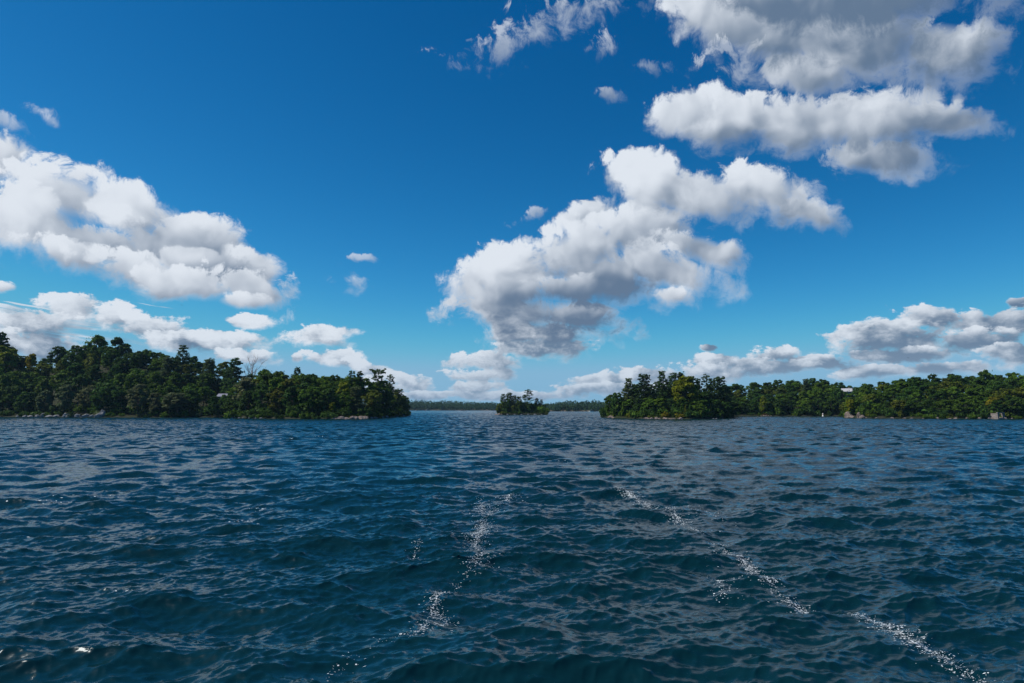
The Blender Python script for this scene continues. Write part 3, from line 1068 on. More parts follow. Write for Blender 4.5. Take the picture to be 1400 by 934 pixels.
head.put('flat_pine', 517, 507, 0.5, 'flat topped pine standing clear of the left headland', None, 'pine', 1.0)
head.put('open_pine', 536, 512, 0.45, 'ragged pine leaning out at the tip of the left headland', None, 'pine', 1.05, lean=0.05, var=0)
head.put('pine', 546, 531, 0.3, 'low dark pine drooping over the tip of the left headland', None, 'pine', 1.5, lean=0.08, var=2)
head.put('broad', 553, 548, 0.2, 'dark rounded tree at the very tip of the left headland', None, 'dark', 1.0)
head.put('broad', 458, 512, 0.7, 'dark tree left of the bright yellow green one', None, 'dark', 0.8)
head.put('broad', 455, 550, 0.07, 'small lit green tree above the pinkish ledge', None, 'yellow', 0.6)
head.under('the left headland', step=8)
head.put('broad', 338, 517, 0.3, 'pale rounded tree at the left end of the left headland', None, 'grey', 1.0)
head.shore(15, 'dark shrub at the waterline of the left headland', 'shrubs along the left headland', ['dark', 'green', 'dark'], rng_=(325, 460))
head.shore(6, 'small golden shrub above the pinkish ledge', 'golden shrubs of the left headland', ['gold', 'olive', 'yellow'], s=(0.5, 0.9), rng_=(470, 503))
head.shore(7, 'dark shrub at the tip of the left headland', 'shrubs at the tip of the left headland', ['dark', 'green'], rng_=(508, 558))

# the little islet in mid channel
islet = Island(677, 751, [(677, 567.4), (751, 567.2)],
               [(677, 562), (684, 552), (690, 545), (697, 542), (706, 544), (714, 553), (722, 555), (730, 549), (738, 549), (744, 556), (751, 563)], 20, 12.0, bank=0.9)
islet.build('rocky ground of the small islet')
for px, py, t, kd, tn, wd, vr, lb in (
        (688, 538, .5, 'pine', 'pine', .85, 0, 'leftmost tall pine on the small islet'), (697, 536.5, .55, 'pine', 'pine', .9, 3, 'tallest pine of the left clump on the small islet'),
        (703, 540, .45, 'pine', 'palepine', .8, 1, 'pale pine in the middle of the left clump on the islet'), (708, 541.5, .55, 'pine', 'pine', .75, 2, 'pine at the right of the left clump on the islet'),
        (722.5, 532.5, .5, 'open_pine', 'pine', 1.15, 0, 'tallest open branched pine standing alone on the islet'),
        (734, 544, .5, 'pine', 'pine', .8, 3, 'short pine right of the tallest islet pine'), (740, 545.5, .45, 'open_pine', 'pine', .9, 1, 'short crooked pine near the right end of the islet'),
        (746, 554, .4, 'cone', 'dark', 1.2, 0, 'dark cedar at the right end of the islet'), (741.5, 554.5, .3, 'cone', 'olive', 1.0, 1, 'lit olive cedar beside the dark cedar on the islet'),
        (716, 553, .5, 'broad', 'dark', .8, 0, 'dark bushy tree left of the tallest islet pine'), (728, 554, .4, 'broad', 'dark', .8, 1, 'dark bushy tree right of the tallest islet pine'),
        (683, 553, .4, 'broad', 'olive', .7, 2, 'low olive tree at the left end of the islet'), (693, 552, .25, 'broad', 'dark', .8, 3, 'low dark tree before the left clump on the islet'),
        (702, 554, .2, 'broad', 'olive', .6, 4, 'low olive tree in the middle of the islet front')):
    islet.put(kd, px, py, t, lb, None, tn, wd * 1.35, var=vr)
islet.under('the small islet', 0.2, 0.6, 3)
for i, (px, py) in enumerate(((687, 549), (695, 545), (701, 547), (708, 548), (714, 550), (720, 549), (726, 550), (732, 550), (738, 551))):
    islet.put('broad', px, py, 0.35 + 0.06 * (i % 3), 'dark leafy tree filling the middle of the small islet', 'leafy trees filling the islet', 'dark' if i % 3 else 'green', 0.75)
islet.shore(12, 'low shrub along the waterline of the small islet', 'shrubs on the small islet', ['dark', 'green', 'olive'], s=(0.5, 0.95), t=(0.05, 0.25))

# the pine headland on the right
pines = Island(823, 1010, [(823, 571), (840, 572), (880, 573), (940, 573.6), (985, 573), (1010, 570.5)],
               [(823, 562), (828, 548), (838, 538), (848, 532), (862, 520), (885, 518), (905, 514), (932, 512), (960, 517), (985, 519), (1000, 528), (1010, 548)], 42, 15.5)
pines.build('low rocky ground of the right headland')
for px, py, t, tn, wd, vr, lb in (
        (860, 516, .30, 'palepine', 1.05, 0, 'broad paler pine at the left of the right headland'), (868, 524, .45, 'pine', .8, 1, 'shorter pine between the first two tall ones on the right headland'),
        (881, 510.5, .30, 'pine', 1.15, 2, 'wide dark pine second from the left on the right headland'), (891, 525, .5, 'pine', .8, 3, 'short pine in the gap right of the wide dark pine'),
        (906.5, 506, .35, 'pine', 1.0, 0, 'tallest pine of the right headland with a pointed top'), (920, 509, .5, 'pine', .95, 3, 'pine just right of the tallest one on the right headland'),
        (931, 507, .55, 'pine', .8, 1, 'slim dark pine behind the lit broadleaf on the right headland'), (946, 513, .5, 'pine', .8, 2, 'slim pine in the middle of the right headland skyline'),
        (954, 516, .45, 'pine', .75, 1, 'short topped pine in the middle of the right headland'), (964, 512, .4, 'pine', .95, 0, 'wide armed pine toward the right end of the headland'),
        (972, 517, .5, 'pine', .8, 3, 'small pine between the two wide armed ones'), (983, 514, .35, 'pine', 1.1, 2, 'wide armed pine at the right end of the headland'),
        (993, 527, .4, 'pine', 1.0, 0, 'lower dark pine where the right headland ends')):
    pines.put('open_pine' if 'armed' in lb and 'toward' in lb else 'pine', px, py, t, lb, None, tn, wd, var=vr)
pines.put('broad', 937, 515, 0.32, 'lit yellow green tree among the dark pines of the right headland', None, 'yellow', 0.95)
pines.rows([(0.2, 0.5), (0.45, 0.7), (0.7, 0.85)], [[('pine', 'pine'), ('broad', 'dark'), ('pine', 'pine'), ('broad', 'green')], [('pine', 'pine'), ('broad', 'dark')], [('pine', 'pine')]],
           labeller('the right headland'), 'lower trees of the right headland', step=17)
for px, py, tn, kd, wd, lb in ((833, 540, 'green', 'broad', .8, 'low rounded tree at the left tip of the right headland'), (843, 536, 'dark', 'broad', .8, 'low dark tree second from the left tip of the right headland'),
                               (840, 552, 'olive', 'cone', 1.1, 'lit small cedar near the left tip of the right headland'), (851, 549, 'green', 'cone', 1.1, 'green cedar below the broad paler pine'),
                               (877, 553, 'green', 'cone', 1.2, 'small lit cedar below the wide dark pine'), (937, 553, 'olive', 'cone', 1.0, 'narrow cedar with a lit left side on the headland shore'),
                               (944, 551, 'dark', 'cone', 1.5, 'dark wide cedar beside the narrow cedar'), (957, 554, 'green', 'broad', .8, 'bushy green tree right of the dark wide cedar'),
                               (971, 552, 'gold', 'cone', 1.0, 'bright golden young tree on the right headland shore'), (987, 549, 'dark', 'broad', 1.0, 'dark low tree near the right end of the headland')):
    pines.put(kd, px, py, 0.09, lb, None, tn, wd)
pines.under('the right headland', 0.08, 0.2, 7)
pines.under('the right headland', 0.3, 0.6, 7)
pines.shore(9, 'sunlit yellow green shrub on the right headland shore', 'yellow shrubs of the right headland', ['gold', 'yellow', 'olive'], s=(0.45, 0.95), rng_=(826, 930))
pines.shore(14, 'green shrub on the right headland shore', 'green shrubs of the right headland', ['green', 'dark', 'olive'], s=(0.6, 1.1), t=(0.05, 0.14))

# the bay behind it
bay = Island(985, 1172, [(985, 569.3), (1172, 569.6)],
             [(985, 524), (1000, 522), (1020, 522), (1042, 522), (1060, 519), (1080, 515), (1100, 513), (1120, 513), (1140, 517), (1150, 522), (1160, 528), (1172, 531)], 70, 10.5, open_right=True)
bay.build('dark wooded ground behind the bay')
bay.rows([(0.08, 0.45), (0.24, 0.62), (0.45, 0.80), (0.62, 0.90), (0.72, 0.965)],
         [[('broad', 'dark'), ('broad', 'dark'), ('broad', 'green')], [('broad', 'dark'), ('broad', 'green')], [('broad', 'green'), ('broad', 'dark'), ('broad', 'olive')], [('broad', 'green'), ('broad', 'dark')], [('broad', 'dark')]],
         labeller('the wood behind the bay'), 'trees of the wood behind the bay', step=18.5, keepout=[(1148, 1172, 0, 4)])
for i, (px, py) in enumerate(((1147, 533), (1153, 541.5), (1159, 542.5), (1165, 541), (1150, 550), (1157, 552), (1164, 552), (1144, 526), (1152, 526.5), (1160, 527.5), (1168, 529))):
    bay.put('broad', px, py, 0.12 + 0.12 * (i < 4) + 0.85 * (i > 6), 'dark tree crowding round the white cottage', 'trees round the white cottage', 'dark', 0.9)
bay.put('broad', 1043, 541, 0.05, 'bright green tree on the shore of the bay', None, 'yellow', 0.7)
bay.put('pine', 1101, 517, 0.4, 'pale pine rising in the wood behind the bay', None, 'palepine', 1.0, var=1)
bay.under('the wood behind the bay', 0.05, 0.2, 7)
bay.shore(14, 'dark shrub along the shaded shore of the bay', 'shrubs along the bay', ['dark', 'dark', 'green'])
bx, by = bay.spot(1046, 0.03)
bush(bx, by, 0.5, 1.0, 'wide russet shrub on a low rock in the bay', None, 'russet', 0.8)

# the wood on the far right
right = Island(1153, 1445, [(1153, 571), (1175, 572), (1240, 572.5), (1400, 573.2), (1500, 573.4)],
               [(1153, 548), (1160, 534), (1168, 527), (1180, 524), (1200, 521), (1220, 518), (1242, 513), (1262, 512), (1280, 511), (1300, 509), (1318, 511), (1335, 508), (1350, 506), (1368, 512), (1385, 508), (1400, 508), (1500, 506)],
               64, 10.0, open_right=True)
right.build('dark wooded ground behind the right shore')
right.rows([(0.10, 0.46), (0.26, 0.64), (0.45, 0.80), (0.60, 0.89), (0.70, 0.965)],
           [[('broad', 'green'), ('broad', 'olive'), ('broad', 'dark')], [('broad', 'green'), ('broad', 'olive'), ('broad', 'dark')], [('broad', 'green'), ('broad', 'olive'), ('broad', 'dark')], [('broad', 'green'), ('broad', 'dark'), ('broad', 'olive')], [('broad', 'dark')]],
           labeller('the far right wood'), 'trees of the far right wood', step=21.5)
right.put('broad', 1162, 546, 0.08, 'bright green tree leaning over the boulders at the corner of the right wood', None, 'yellow', 0.8)
right.put('broad', 1360, 541, 0.09, 'golden green tree above the stone boathouse', None, 'gold', 0.85)
right.put('broad', 1350, 505, 0.68, 'highest round tree on the far right skyline', None, 'green', 0.9)
right.put('broad', 1275, 511, 0.68, 'dark round tree on the left shoulder of the far right skyline', None, 'dark', 0.9)
right.put('cone', 1180, 549, 0.07, 'dark cedar beside the tan boulders on the right shore', None, 'dark', 1.3)
right.put('cone', 1312, 545, 0.09, 'small pale cedar in the shaded part of the right shore', None, 'palepine', 1.0)
right.under('the far right wood', 0.05, 0.2, 8, b=1405)
right.shore(5, 'green shrub crowding round the stone boathouse', 'shrubs round the stone boathouse', ['olive', 'green'], s=(0.7, 1.1), t=(0.03, 0.05), rng_=(1354, 1376))
right.shore(10, 'sunlit low shrub along the right shore', 'sunlit shrubs of the right shore', ['yellow', 'olive', 'green'], s=(0.6, 1.1), rng_=(1262, 1300))
right.shore(18, 'green shrub along the foot of the far right wood', 'shrubs of the far right wood', ['green', 'dark', 'olive'], s=(0.7, 1.2))

# ------------------------------------------------------------------ far shores
def far_wood(name, label, pts, d, seed, step):
    """a wood a kilometre off that reads as one mass: crowns of leaf sprays on a low bank"""
    rg = np.random.default_rng(seed)
    P, Nn, Sz = [], [], []
    V, Fc = [], []
    px = pts[0][0]
    while px < pts[-1][0]:
        topz = at(px, lerp_table(pts, px), d).z
        for row in range(5):
            dd = d + row * 22 + rg.uniform(-6, 6)
            x = at(px + rg.uniform(-0.5, 0.5) * step, 555, dd).x
            ht = topz * (0.55 + 0.45 * row / 4) * rg.uniform(0.86, 1.05) * (1 + 0.12 * mnoise.noise(Vector((px * 0.11, row * 3.0, seed))))
            con = rg.random() < (0.07 if seed == 5 else 0.16)
            w = rg.uniform(4.0, 7.5) * (0.5 if con else 1)
            n = 70
            u = sphere_dirs(n, rg)
            z0, hh = (ht * 0.0, ht) if row < 2 else (ht * 0.25, ht * 0.75)
            tz = rg.random(n)
            wr = w * ((1 - tz) ** 0.7 if con else np.sqrt(np.clip(1 - (2 * tz - 0.9) ** 2 * 0.95, 0.03, 1)))
            a = rg.uniform(0, 6.28, n)
            f = np.sqrt(rg.uniform(0.3, 1, n))
            P.append(np.stack([x + np.cos(a) * wr * f, dd + np.sin(a) * wr * f, z0 + hh * tz], 1))
            Nn.append(np.stack([np.cos(a), np.sin(a), 0.4 + tz], 1) + rg.normal(0, 0.4, (n, 3)))
            Sz.append(rg.uniform(1.2, 2.4, n))
        px += step
    me = leaf_mesh(name, np.concatenate(P), np.concatenate(Nn), np.concatenate(Sz), rg)
    o = bpy.data.objects.new(name, me)
    COL.objects.link(o)
    o.color = (0.030, 0.068, 0.026, 1)
    tag(o, label, None, None, 'stuff')
    # the bank it stands on
    a, b = pts[0][0] - 6, pts[-1][0] + 6
    n = 60
    for i in range(n + 1):
        px = a + (b - a) * i / n
        for dy, z in ((-9, -1.0), (-5, 0.5), (4, 1.4), (60, 4.0), (160, 6.0)):
            V.append((at(px, 555, d + dy).x, d + dy + rg.uniform(-2, 2) * (dy < 0), z))
    for i in range(n):
        for j in range(4):
            q = i * 5 + j
            Fc.append((q, q + 5, q + 6, q + 1))
    tag(mesh_obj('far_bank', V, Fc, noisy(name + '_bank', (0.07, 0.07, 0.045), (0.22, 0.18, 0.13), 0.03), smooth=True), 'pale low bank under the far wood', None, None, 'structure')


far_wood('distant_wood', 'hazy band of woodland on the far shore left of the islet',
         [(300, 546), (555, 546), (562, 546), (580, 546.3), (600, 546.5), (620, 547), (640, 548.5), (660, 549), (680, 549.6), (700, 550.5), (716, 551.5)], 1230, 5, 1.9)
far_wood('distant_wood', 'darker band of woodland on the far shore right of the islet',
         [(712, 552), (745, 551), (755, 549.5), (765, 548), (775, 546.5), (785, 547.5), (795, 547), (805, 546), (815, 546.5), (830, 547), (1060, 545)], 880, 6, 2.4)

# ------------------------------------------------------------------ rocks along the shores
def rock_mesh(seed, flat):
    bm = bmesh.new()
    bmesh.ops.create_icosphere(bm, subdivisions=4, radius=1.0)
    o = Vector((seed * 7.3, seed * 3.1, seed))
    cuts = [Vector(sphere_dirs(1, np.random.default_rng(seed * 9 + i))[0]) for i in range(9)]
    for v in bm.verts:
        p = v.co.copy()
        for i, c in enumerate(cuts):
            lim = 0.62 + 0.03 * i
            if p.dot(c) > lim:
                p -= c * (p.dot(c) - lim) * 0.85
        p *= 1 + 0.16 * mnoise.noise(p * 1.6 + o) + 0.07 * mnoise.noise(p * 4.5 + o) + 0.03 * mnoise.noise(p * 11 + o)
        v.co = Vector((p.x, p.y, p.z * flat))
    me = bpy.data.meshes.new('shore_rock')
    bm.to_mesh(me)
    bm.free()
    return me


ROCKS = {}
for mname, m_ in (('pink', GRANITE), ('grey', GREY_ROCK)):
    ROCKS[mname] = []
    for i in range(5):
        me = rock_mesh(i + 1 + (0 if mname == 'pink' else 5), (0.5, 0.62, 0.75, 0.45, 0.9)[i])
        me.materials.append(m_)
        ROCKS[mname].append(me)


def rock(isl, px, w, h, label, group=None, kind='pink', t=0.012):
    x, y = isl.spot(px, t)
    me = rnd.choice(ROCKS[kind])
    o = bpy.data.objects.new('shore_rock', me)
    COL.objects.link(o)
    zr = max(v.co.z for v in me.vertices)
    o.location = (x, y, h * 0.25)
    o.scale = (w / 2, w / 2 * rnd.uniform(0.7, 1.0), h * 0.75 / zr)
    o.rotation_euler = (rnd.uniform(-.08, .08), rnd.uniform(-.08, .08), rnd.uniform(-.5, .5))
    tag(o, label, 'rock', group)
    return o


for i in range(13):
    rock(left, 24 + i * 9.5 + rnd.uniform(-3, 3), rnd.uniform(2.2, 4.2), rnd.uniform(0.9, 2.1), 'pale grey rock of the shaded ledge under the left wood', 'rocks of the shaded left ledge', 'grey', 0.02)
rock(left, 141, 3.2, 3.4, 'upright pale rock at the right end of the shaded left ledge', None, 'grey', 0.03)
for i in range(8):
    rock(head, 316 + i * 6 + rnd.uniform(-2, 2), rnd.uniform(0.7, 1.6), rnd.uniform(0.3, 0.7), 'small pale rock at the left foot of the left headland', 'small rocks at the left foot of the headland', 'grey', 0.0)
for i in range(8):
    rock(head, 456 + i * 6.2 + rnd.uniform(-2, 2), rnd.uniform(1.6, 3.2), rnd.uniform(0.6, 1.25), 'low pinkish rock of the sunlit ledge on the left headland', 'rocks of the sunlit pinkish ledge', 'pink', -0.005)
for i in range(8):
    rock(head, 508 + i * 6.5 + rnd.uniform(-2, 2), rnd.uniform(1.4, 2.6), rnd.uniform(0.6, 1.2), 'dark shaded rock at the tip of the left headland', 'rocks at the tip of the left headland', 'grey', 0.01)
for i, (px, w, h) in enumerate(((679, 2.4, .7), (682, 2.0, 1.0), (686, 1.5, .7))):
    rock(islet, px, w, h, 'pinkish rock at the left end of the islet', 'pinkish rocks at the left end of the islet', 'pink', 0.0)
for i in range(6):
    rock(islet, 694 + i * 9.3, rnd.uniform(1.2, 2.4), rnd.uniform(0.4, 0.8), 'grey rock along the front of the islet', 'grey rocks along the islet front', 'grey', 0.01)
for px, w, h in ((835, 2.4, 1.2), (838, 1.8, 1.0), (832, 1.4, .7)):
    rock(pines, px, w, h, 'lit boulder below the left tip of the right headland', 'lit boulders at the left tip of the right headland', 'pink', 0.01)
for i in range(11):
    rock(pines, 882 + i * 4.9 + rnd.uniform(-2, 2), rnd.uniform(0.9, 2.1), rnd.uniform(0.35, 0.9), 'pinkish rock along the middle of the right headland shore', 'pinkish rocks of the right headland', 'pink', 0.0)
for px in (975, 979):
    rock(pines, px, 0.8, 0.4, 'small white rock in the water off the right headland', 'two white rocks off the right headland', 'grey', -0.04)
for px, w, h, lb in ((1155, 1.4, .7, 'small rock at the corner of the right wood'), (1159, 3.2, 2.6, 'large tan boulder under the bright green corner tree'), (1164, 3.0, .9, 'long low slab beside the large tan boulder'),
                     (1174, 2.2, 2.4, 'tall tan boulder with a lit face right of the long slab'), (1178, 2.4, 1.4, 'rounded tan boulder leaning on the tall one')):
    rock(right, px, w, h, lb, None, 'pink', 0.012)
for i in range(14):
    rock(right, 1184 + i * 15.5 + rnd.uniform(-5, 5), rnd.uniform(0.7, 1.6), rnd.uniform(0.3, 0.7), 'small rock at the waterline of the far right wood', 'small rocks along the far right wood', 'pink', 0.0)
for px in (1352, 1355.5, 1372):
    rock(right, px, 1.5, 0.9, 'brown boulder beside the stone boathouse', 'boulders beside the stone boathouse', 'pink', 0.01)
for i in range(5):
    rock(bay, 1040 + i * 3.4, rnd.uniform(1.0, 2.0), rnd.uniform(0.4, 0.8), 'low brown rock below the russet shrub', 'rocks below the russet shrub', 'pink', 0.0)

# ------------------------------------------------------------------ small built things
def plain(name, col, rough=0.6, metal=0.0):
    mat, T, bs = material(name)
    tc_ = T.n('ShaderNodeTexCoord')
    f = T.noise(tc_.outputs['Object'], 1.7, 5.0, 0.6, dim='3D')
    T.put(bs.inputs['Base Color'], T.mixc(T.rng(f, 0.3, 0.75), c4(*col), c4(*(q * 0.82 for q in col))))
    bs.inputs['Roughness'].default_value = rough
    bs.inputs['Metallic'].default_value = metal
    return mat


WHITE = plain('white_paint', (0.78, 0.78, 0.76), 0.5)
GREY_ROOF = plain('grey_metal_roof', (0.26, 0.25, 0.30), 0.45)
PALE_ROOF = plain('pale_roof', (0.46, 0.45, 0.47), 0.7)
BROWN = plain('brown_boards', (0.10, 0.075, 0.055), 0.8)
GLASS = plain('dark_glass', (0.02, 0.025, 0.03), 0.08)
STONE = noisy('cut_stone', (0.16, 0.14, 0.13), (0.30, 0.26, 0.24), 2.2, cc=(0.15, 0.13, 0.12), bump=0.4)
RED = plain('red_paint', (0.40, 0.03, 0.03), 0.5)
FEATHER = plain('dark_feathers', (0.03, 0.03, 0.035), 0.8)


def empty(name, loc, rz=0.0):
    o = bpy.data.objects.new(name, None)
    COL.objects.link(o)
    o.location = loc
    o.rotation_euler = (0, 0, rz)
    return o


def box(bm, x0, x1, y0, y1, z0, z1):
    vs = [bm.verts.new((x, y, z)) for x in (x0, x1) for y in (y0, y1) for z in (z0, z1)]
    for f in ((0, 1, 3, 2), (4, 6, 7, 5), (0, 4, 5, 1), (2, 3, 7, 6), (0, 2, 6, 4), (1, 5, 7, 3)):
        bm.faces.new([vs[i] for i in f])


def part(name, parent, mat, build, bevel=0.0, smooth=False):
    bm = bmesh.new()
    build(bm)
    bmesh.ops.recalc_face_normals(bm, faces=bm.faces)
    if bevel:
        bmesh.ops.bevel(bm, geom=list(bm.edges), offset=bevel, segments=2, affect='EDGES')
    me = bpy.data.meshes.new(name)
    bm.to_mesh(me)
    bm.free()
    if smooth:
        me.polygons.foreach_set('use_smooth', np.ones(len(me.polygons), dtype=bool))
    me.materials.append(mat)
    o = bpy.data.objects.new(name, me)
    COL.objects.link(o)
    o.parent = parent
    return o


def cottage(px, z, d, w, dep, wall_h, roof_h, wall_m, roof_m, label, rz):
    p = at(px, 555, d)
    c = empty('cottage', (p.x, d, z), rz)
    tag(c, label, 'house')

    def walls(bm):
        box(bm, -w / 2, w / 2, -dep / 2, dep / 2, -6.0, wall_h)
        for s in (-1, 1):      # gable triangles
            vs = [bm.verts.new((s * (w / 2 - 0.002), y, zz)) for y, zz in ((-dep / 2, wall_h), (dep / 2, wall_h), (0, wall_h + roof_h - 0.1))]
            bm.faces.new(vs)
    part('wall', c, wall_m, walls)

    def roof(bm):
        o_, th = 0.45, 0.16
        for s in (-1, 1):
            y1 = s * (dep / 2 + o_)
            ze = wall_h - roof_h * o_ / (dep / 2)
            a = [bm.verts.new((x, y, zz + k)) for k in (0.03, 0.03 + th) for x, y, zz in ((-w / 2 - o_, 0, wall_h + roof_h), (w / 2 + o_, 0, wall_h + roof_h), (w / 2 + o_, y1, ze), (-w / 2 - o_, y1, ze))]
            for f in ((0, 1, 2, 3), (4, 5, 6, 7), (0, 1, 5, 4), (1, 2, 6, 5), (2, 3, 7, 6), (3, 0, 4, 7)):
                bm.faces.new([a[i] for i in f])
    rf = part('roof', c, roof_m, roof)
    part('chimney', rf, STONE, lambda bm: box(bm, w * 0.2, w * 0.2 + 0.7, 0.3, 0.9, wall_h + roof_h * 0.5, wall_h + roof_h + 0.8))
    for x in (-w * 0.3, w * 0.28):
        f = part('window', c, WHITE, lambda bm: box(bm, x - 0.6, x + 0.6, -dep / 2 - 0.06, -dep / 2 + 0.02, 1.0, 2.3))
        part('pane', f, GLASS, lambda bm: box(bm, x - 0.5, x + 0.5, -dep / 2 - 0.075, -dep / 2 - 0.055, 1.1, 2.2))
    dr = part('door', c, BROWN, lambda bm: box(bm, -0.5, 0.5, -dep / 2 - 0.05, -dep / 2 + 0.02, 0.0, 2.1))
    part('handle', dr, GREY_ROOF, lambda bm: box(bm, 0.34, 0.42, -dep / 2 - 0.11, -dep / 2 - 0.052, 1.0, 1.06))
    return c


for i, (px, py) in enumerate(((294, 541), (302, 545), (310, 545.5), (318, 545), (306, 556), (314, 557), (298, 556))):
    left.put('broad', px, py, 0.02 + 0.01 * (i % 2), 'dark low tree before the half hidden cottage', 'low trees before the half hidden cottage', 'dark', 0.75)
zc = at(314, 539.5, 292).z
cottage(314, zc - 3.4, 292, 8.5, 6.0, 2.5, 1.1, BROWN, GREY_ROOF, 'dark cottage with a pale grey roof half hidden between the left woods', 0.12)
zc = at(1158, 533, 345).z
cottage(1158.5, zc - 3.4, 345, 4.2, 4.4, 2.6, 1.3, WHITE, PALE_ROOF, 'white cottage glimpsed through the trees above the bay', -0.3)

# stone boathouse on the right shore
x, y = right.spot(1363.5, 0.01)
b = empty('boathouse', (x, y, 0.0), 0.25)
tag(b, 'small roofless stone boathouse with a dark opening at the water', 'boathouse')


def bh(bm):
    for x0, x1 in ((-1.6, -0.85), (0.95, 1.6)):
        box(bm, x0, x1, -1.2, 1.6, -0.8, 2.1)
    box(bm, -0.848, 0.948, 1.1, 1.598, -0.8, 2.09)
part('wall', b, STONE, bh, 0.04)
part('lintel', b, STONE, lambda bm: box(bm, -1.72, 1.7, -1.28, -0.7, 2.103, 2.45), 0.05)
part('sill', b, STONE, lambda bm: box(bm, -2.3, 1.9, -1.9, -1.203, -0.8, 0.42), 0.06)

# pale post with a small sign board, in the trees at the right edge
x, y = right.spot(1389, 0.12)
z = right.ground(1389, 0.12)
zt = at(1389, 544, y).z
b = empty('sign_post', (x, y, z - 0.1))
tag(b, 'pale post with a small side board among the trees at the right edge', 'post')
part('post', b, PALE_BARK, lambda bm: box(bm, -0.16, 0.16, -0.12, 0.12, 0, zt - z), 0.02)
part('board', b, PALE_BARK, lambda bm: box(bm, 0.163, 0.75, -0.05, 0.05, (zt - z) * 0.62, (zt - z) * 0.76), 0.01)


def lathe(bm, prof, n=14):
    rings = [[bm.verts.new((r * math.cos(6.28319 * j / n), r * math.sin(6.28319 * j / n), z)) for j in range(n)] for r, z in prof]
    for a, b_ in zip(rings, rings[1:]):
        for j in range(n):
            bm.faces.new((a[j], a[(j + 1) % n], b_[(j + 1) % n], b_[j]))
    bm.faces.new(rings[0][::-1])
    bm.faces.new(rings[-1])


# white marker on the right shore and white marker buoy off the bay
x, y = right.spot(1294, 0.03)
b = empty('shore_marker', (x, y, right.ground(1294, 0.03)))
tag(b, 'small white capped marker post among the low lit shrubs on the right shore', 'marker')
part('post', b, BROWN, lambda bm: lathe(bm, ((0.09, -0.3), (0.09, 0.8))))
part('cap', b, WHITE, lambda bm: lathe(bm, ((0.16, 0.803), (0.2, 0.9), (0.2, 1.35), (0.1, 1.5))), smooth=True)
bx, by = on_water(1125, 569.6)
b = empty('marker_buoy', (bx, by, 0.0))
tag(b, 'white spar buoy floating in front of the dark bay', 'buoy')
part('float', b, WHITE, lambda bm: lathe(bm, ((0.25, -0.6), (0.42, -0.2), (0.42, 0.25), (0.24, 0.5), (0.20, 1.45), (0.08, 1.62))), smooth=True)
part('band', b, RED, lambda bm: lathe(bm, ((0.235, 0.95), (0.225, 1.2))))


def motorboat(x, y, rz, k, label, canopy):
    b = empty('motorboat', (x, y, 0.0), rz)
    b.scale = (k, k, k)
    tag(b, label, 'boat')

    def hull(bm):
        n = 9
        st = []
        for i in range(n):
            t = i / (n - 1)
            hw = 1.05 * (1 - max(0, t - 0.45) ** 2 / 0.31)
            xx = -2.8 + 5.6 * t
            sheer = 0.75 + 0.35 * t * t
            st.append([bm.verts.new(q) for q in ((xx, -hw, sheer), (xx, -hw * 0.75, 0.0), (xx - 0.15 * t, 0, -0.25 + 0.2 * t * t), (xx, hw * 0.75, 0.0), (xx, hw, sheer))])
        for a, c in zip(st, st[1:]):
            for j in range(4):
                bm.faces.new((a[j], a[j + 1], c[j + 1], c[j]))
            bm.faces.new((a[4], a[0], c[0], c[4]))
        bm.faces.new(st[0])
        bm.faces.new(st[-1][::-1])
    part('hull', b, WHITE, hull)
    part('windscreen', b, GLASS, lambda bm: box(bm, 0.4, 0.5, -0.8, 0.8, 0.93, 1.35))
    part('seat', b, BROWN, lambda bm: box(bm, -1.6, -1.1, -0.7, 0.7, 0.86, 1.15), 0.05)
    part('outboard', b, BROWN, lambda bm: box(bm, -3.15, -2.81, -0.2, 0.2, 0.1, 1.2), 0.05)
    if canopy:
        def can(bm):
            box(bm, -1.9, 0.7, -1.0, 1.0, 2.0, 2.1)
            for xx in (-1.8, 0.55):
                for yy in (-0.92, 0.88):
                    box(bm, xx, xx + 0.05, yy, yy + 0.05, 0.86, 1.998)
        part('canopy', b, WHITE, can)
    return b


bx, by = on_water(634, 562.3)
motorboat(bx, by, R(10), 0.85, 'small white motorboat under way on the far water left of the islet', False)
bx, by = on_water(808.5, 562.9)
motorboat(bx, by, R(175), 1.0, 'white boat with a canopy moored at the far shore right of the islet', True)
bx, by = on_water(585, 561.6)
motorboat(bx, by, R(15), 1.1, 'white boat moored at the far shore beyond the left headland', True)


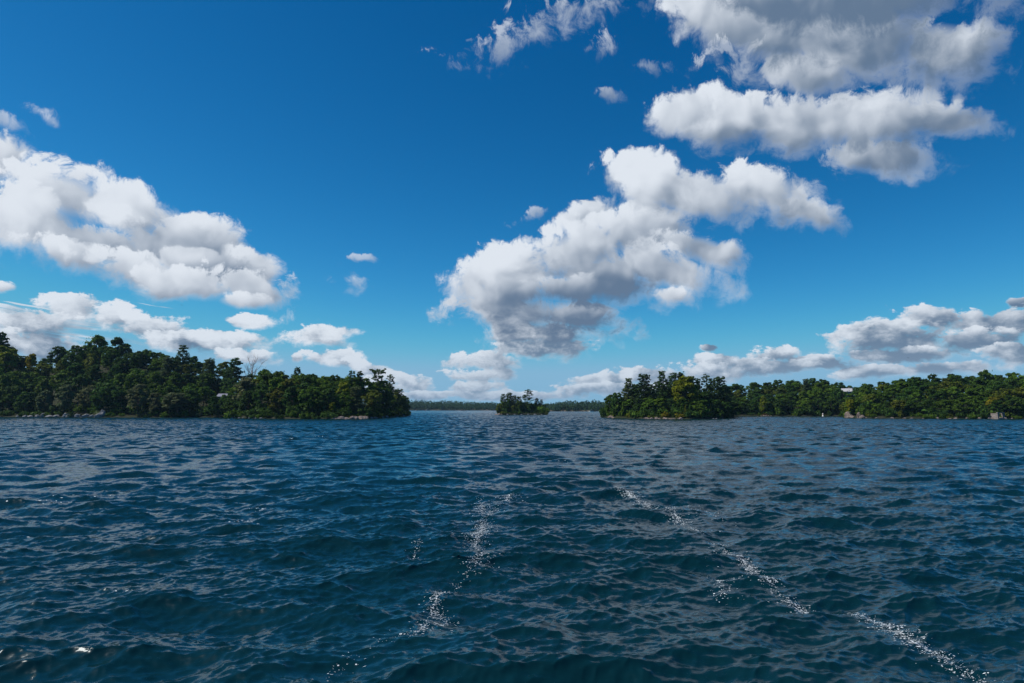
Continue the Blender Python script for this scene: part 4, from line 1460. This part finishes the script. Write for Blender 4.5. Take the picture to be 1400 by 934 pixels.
def gull(px, py, d, span, label, bank):
    p = at(px, py, d)
    b = empty('bird', p, R(20))
    b.rotation_euler = (0, bank, R(20))
    tag(b, label, 'bird')
    s = span / 2

    def body(bm):
        lathe(bm, ((0.02, -0.30), (0.07, -0.15), (0.09, 0.02), (0.07, 0.16), (0.05, 0.22), (0.01, 0.32)), 8)
        bmesh.ops.rotate(bm, verts=bm.verts, matrix=Matrix.Rotation(R(90), 3, 'X'))
        for sg in (-1, 1):
            pts = [(0.04, 0.12, 0.03), (0.42 * s, 0.2, 0.16), (s, 0.02, 0.05), (0.5 * s, -0.03, 0.13), (0.04, -0.12, 0.02)]
            up = [bm.verts.new((sg * x_, y_, z_ + 0.012)) for x_, y_, z_ in pts]
            dn = [bm.verts.new((sg * x_, y_, z_ - 0.012)) for x_, y_, z_ in pts]
            bm.faces.new(up)
            bm.faces.new(dn)
            for i in range(5):
                bm.faces.new((up[i], up[(i + 1) % 5], dn[(i + 1) % 5], dn[i]))
    part('body', b, FEATHER, body)


gull(248.5, 417.3, 300, 1.1, 'dark bird flying below the big left cloud', 0.5)
gull(408.5, 489.5, 330, 1.0, 'dark bird flying just above the left headland', 0.3)
gull(1241.5, 489.3, 330, 1.5, 'dark bird gliding in front of the low right cloud', 0.0)

# ------------------------------------------------------------------ air
mat = bpy.data.materials.new('haze')
mat.use_nodes = True
nt_ = mat.node_tree
nt_.nodes.remove(nt_.nodes['Principled BSDF'])
pv = nt_.nodes.new('ShaderNodeVolumePrincipled')
pv.inputs['Color'].default_value = (0.42, 0.68, 1.0, 1)
pv.inputs['Density'].default_value = 0.00006
pv.inputs['Anisotropy'].default_value = 0.0
nt_.links.new(pv.outputs[0], nt_.nodes['Material Output'].inputs['Volume'])
bm = bmesh.new()
box(bm, -3500, 3500, -3500, 3500, -3.0, 60.0)
me = bpy.data.meshes.new('haze')
bm.to_mesh(me)
bm.free()
me.materials.append(mat)
hz = bpy.data.objects.new('haze', me)
COL.objects.link(hz)
tag(hz, 'thin blue air over the lake', None, None, 'stuff')
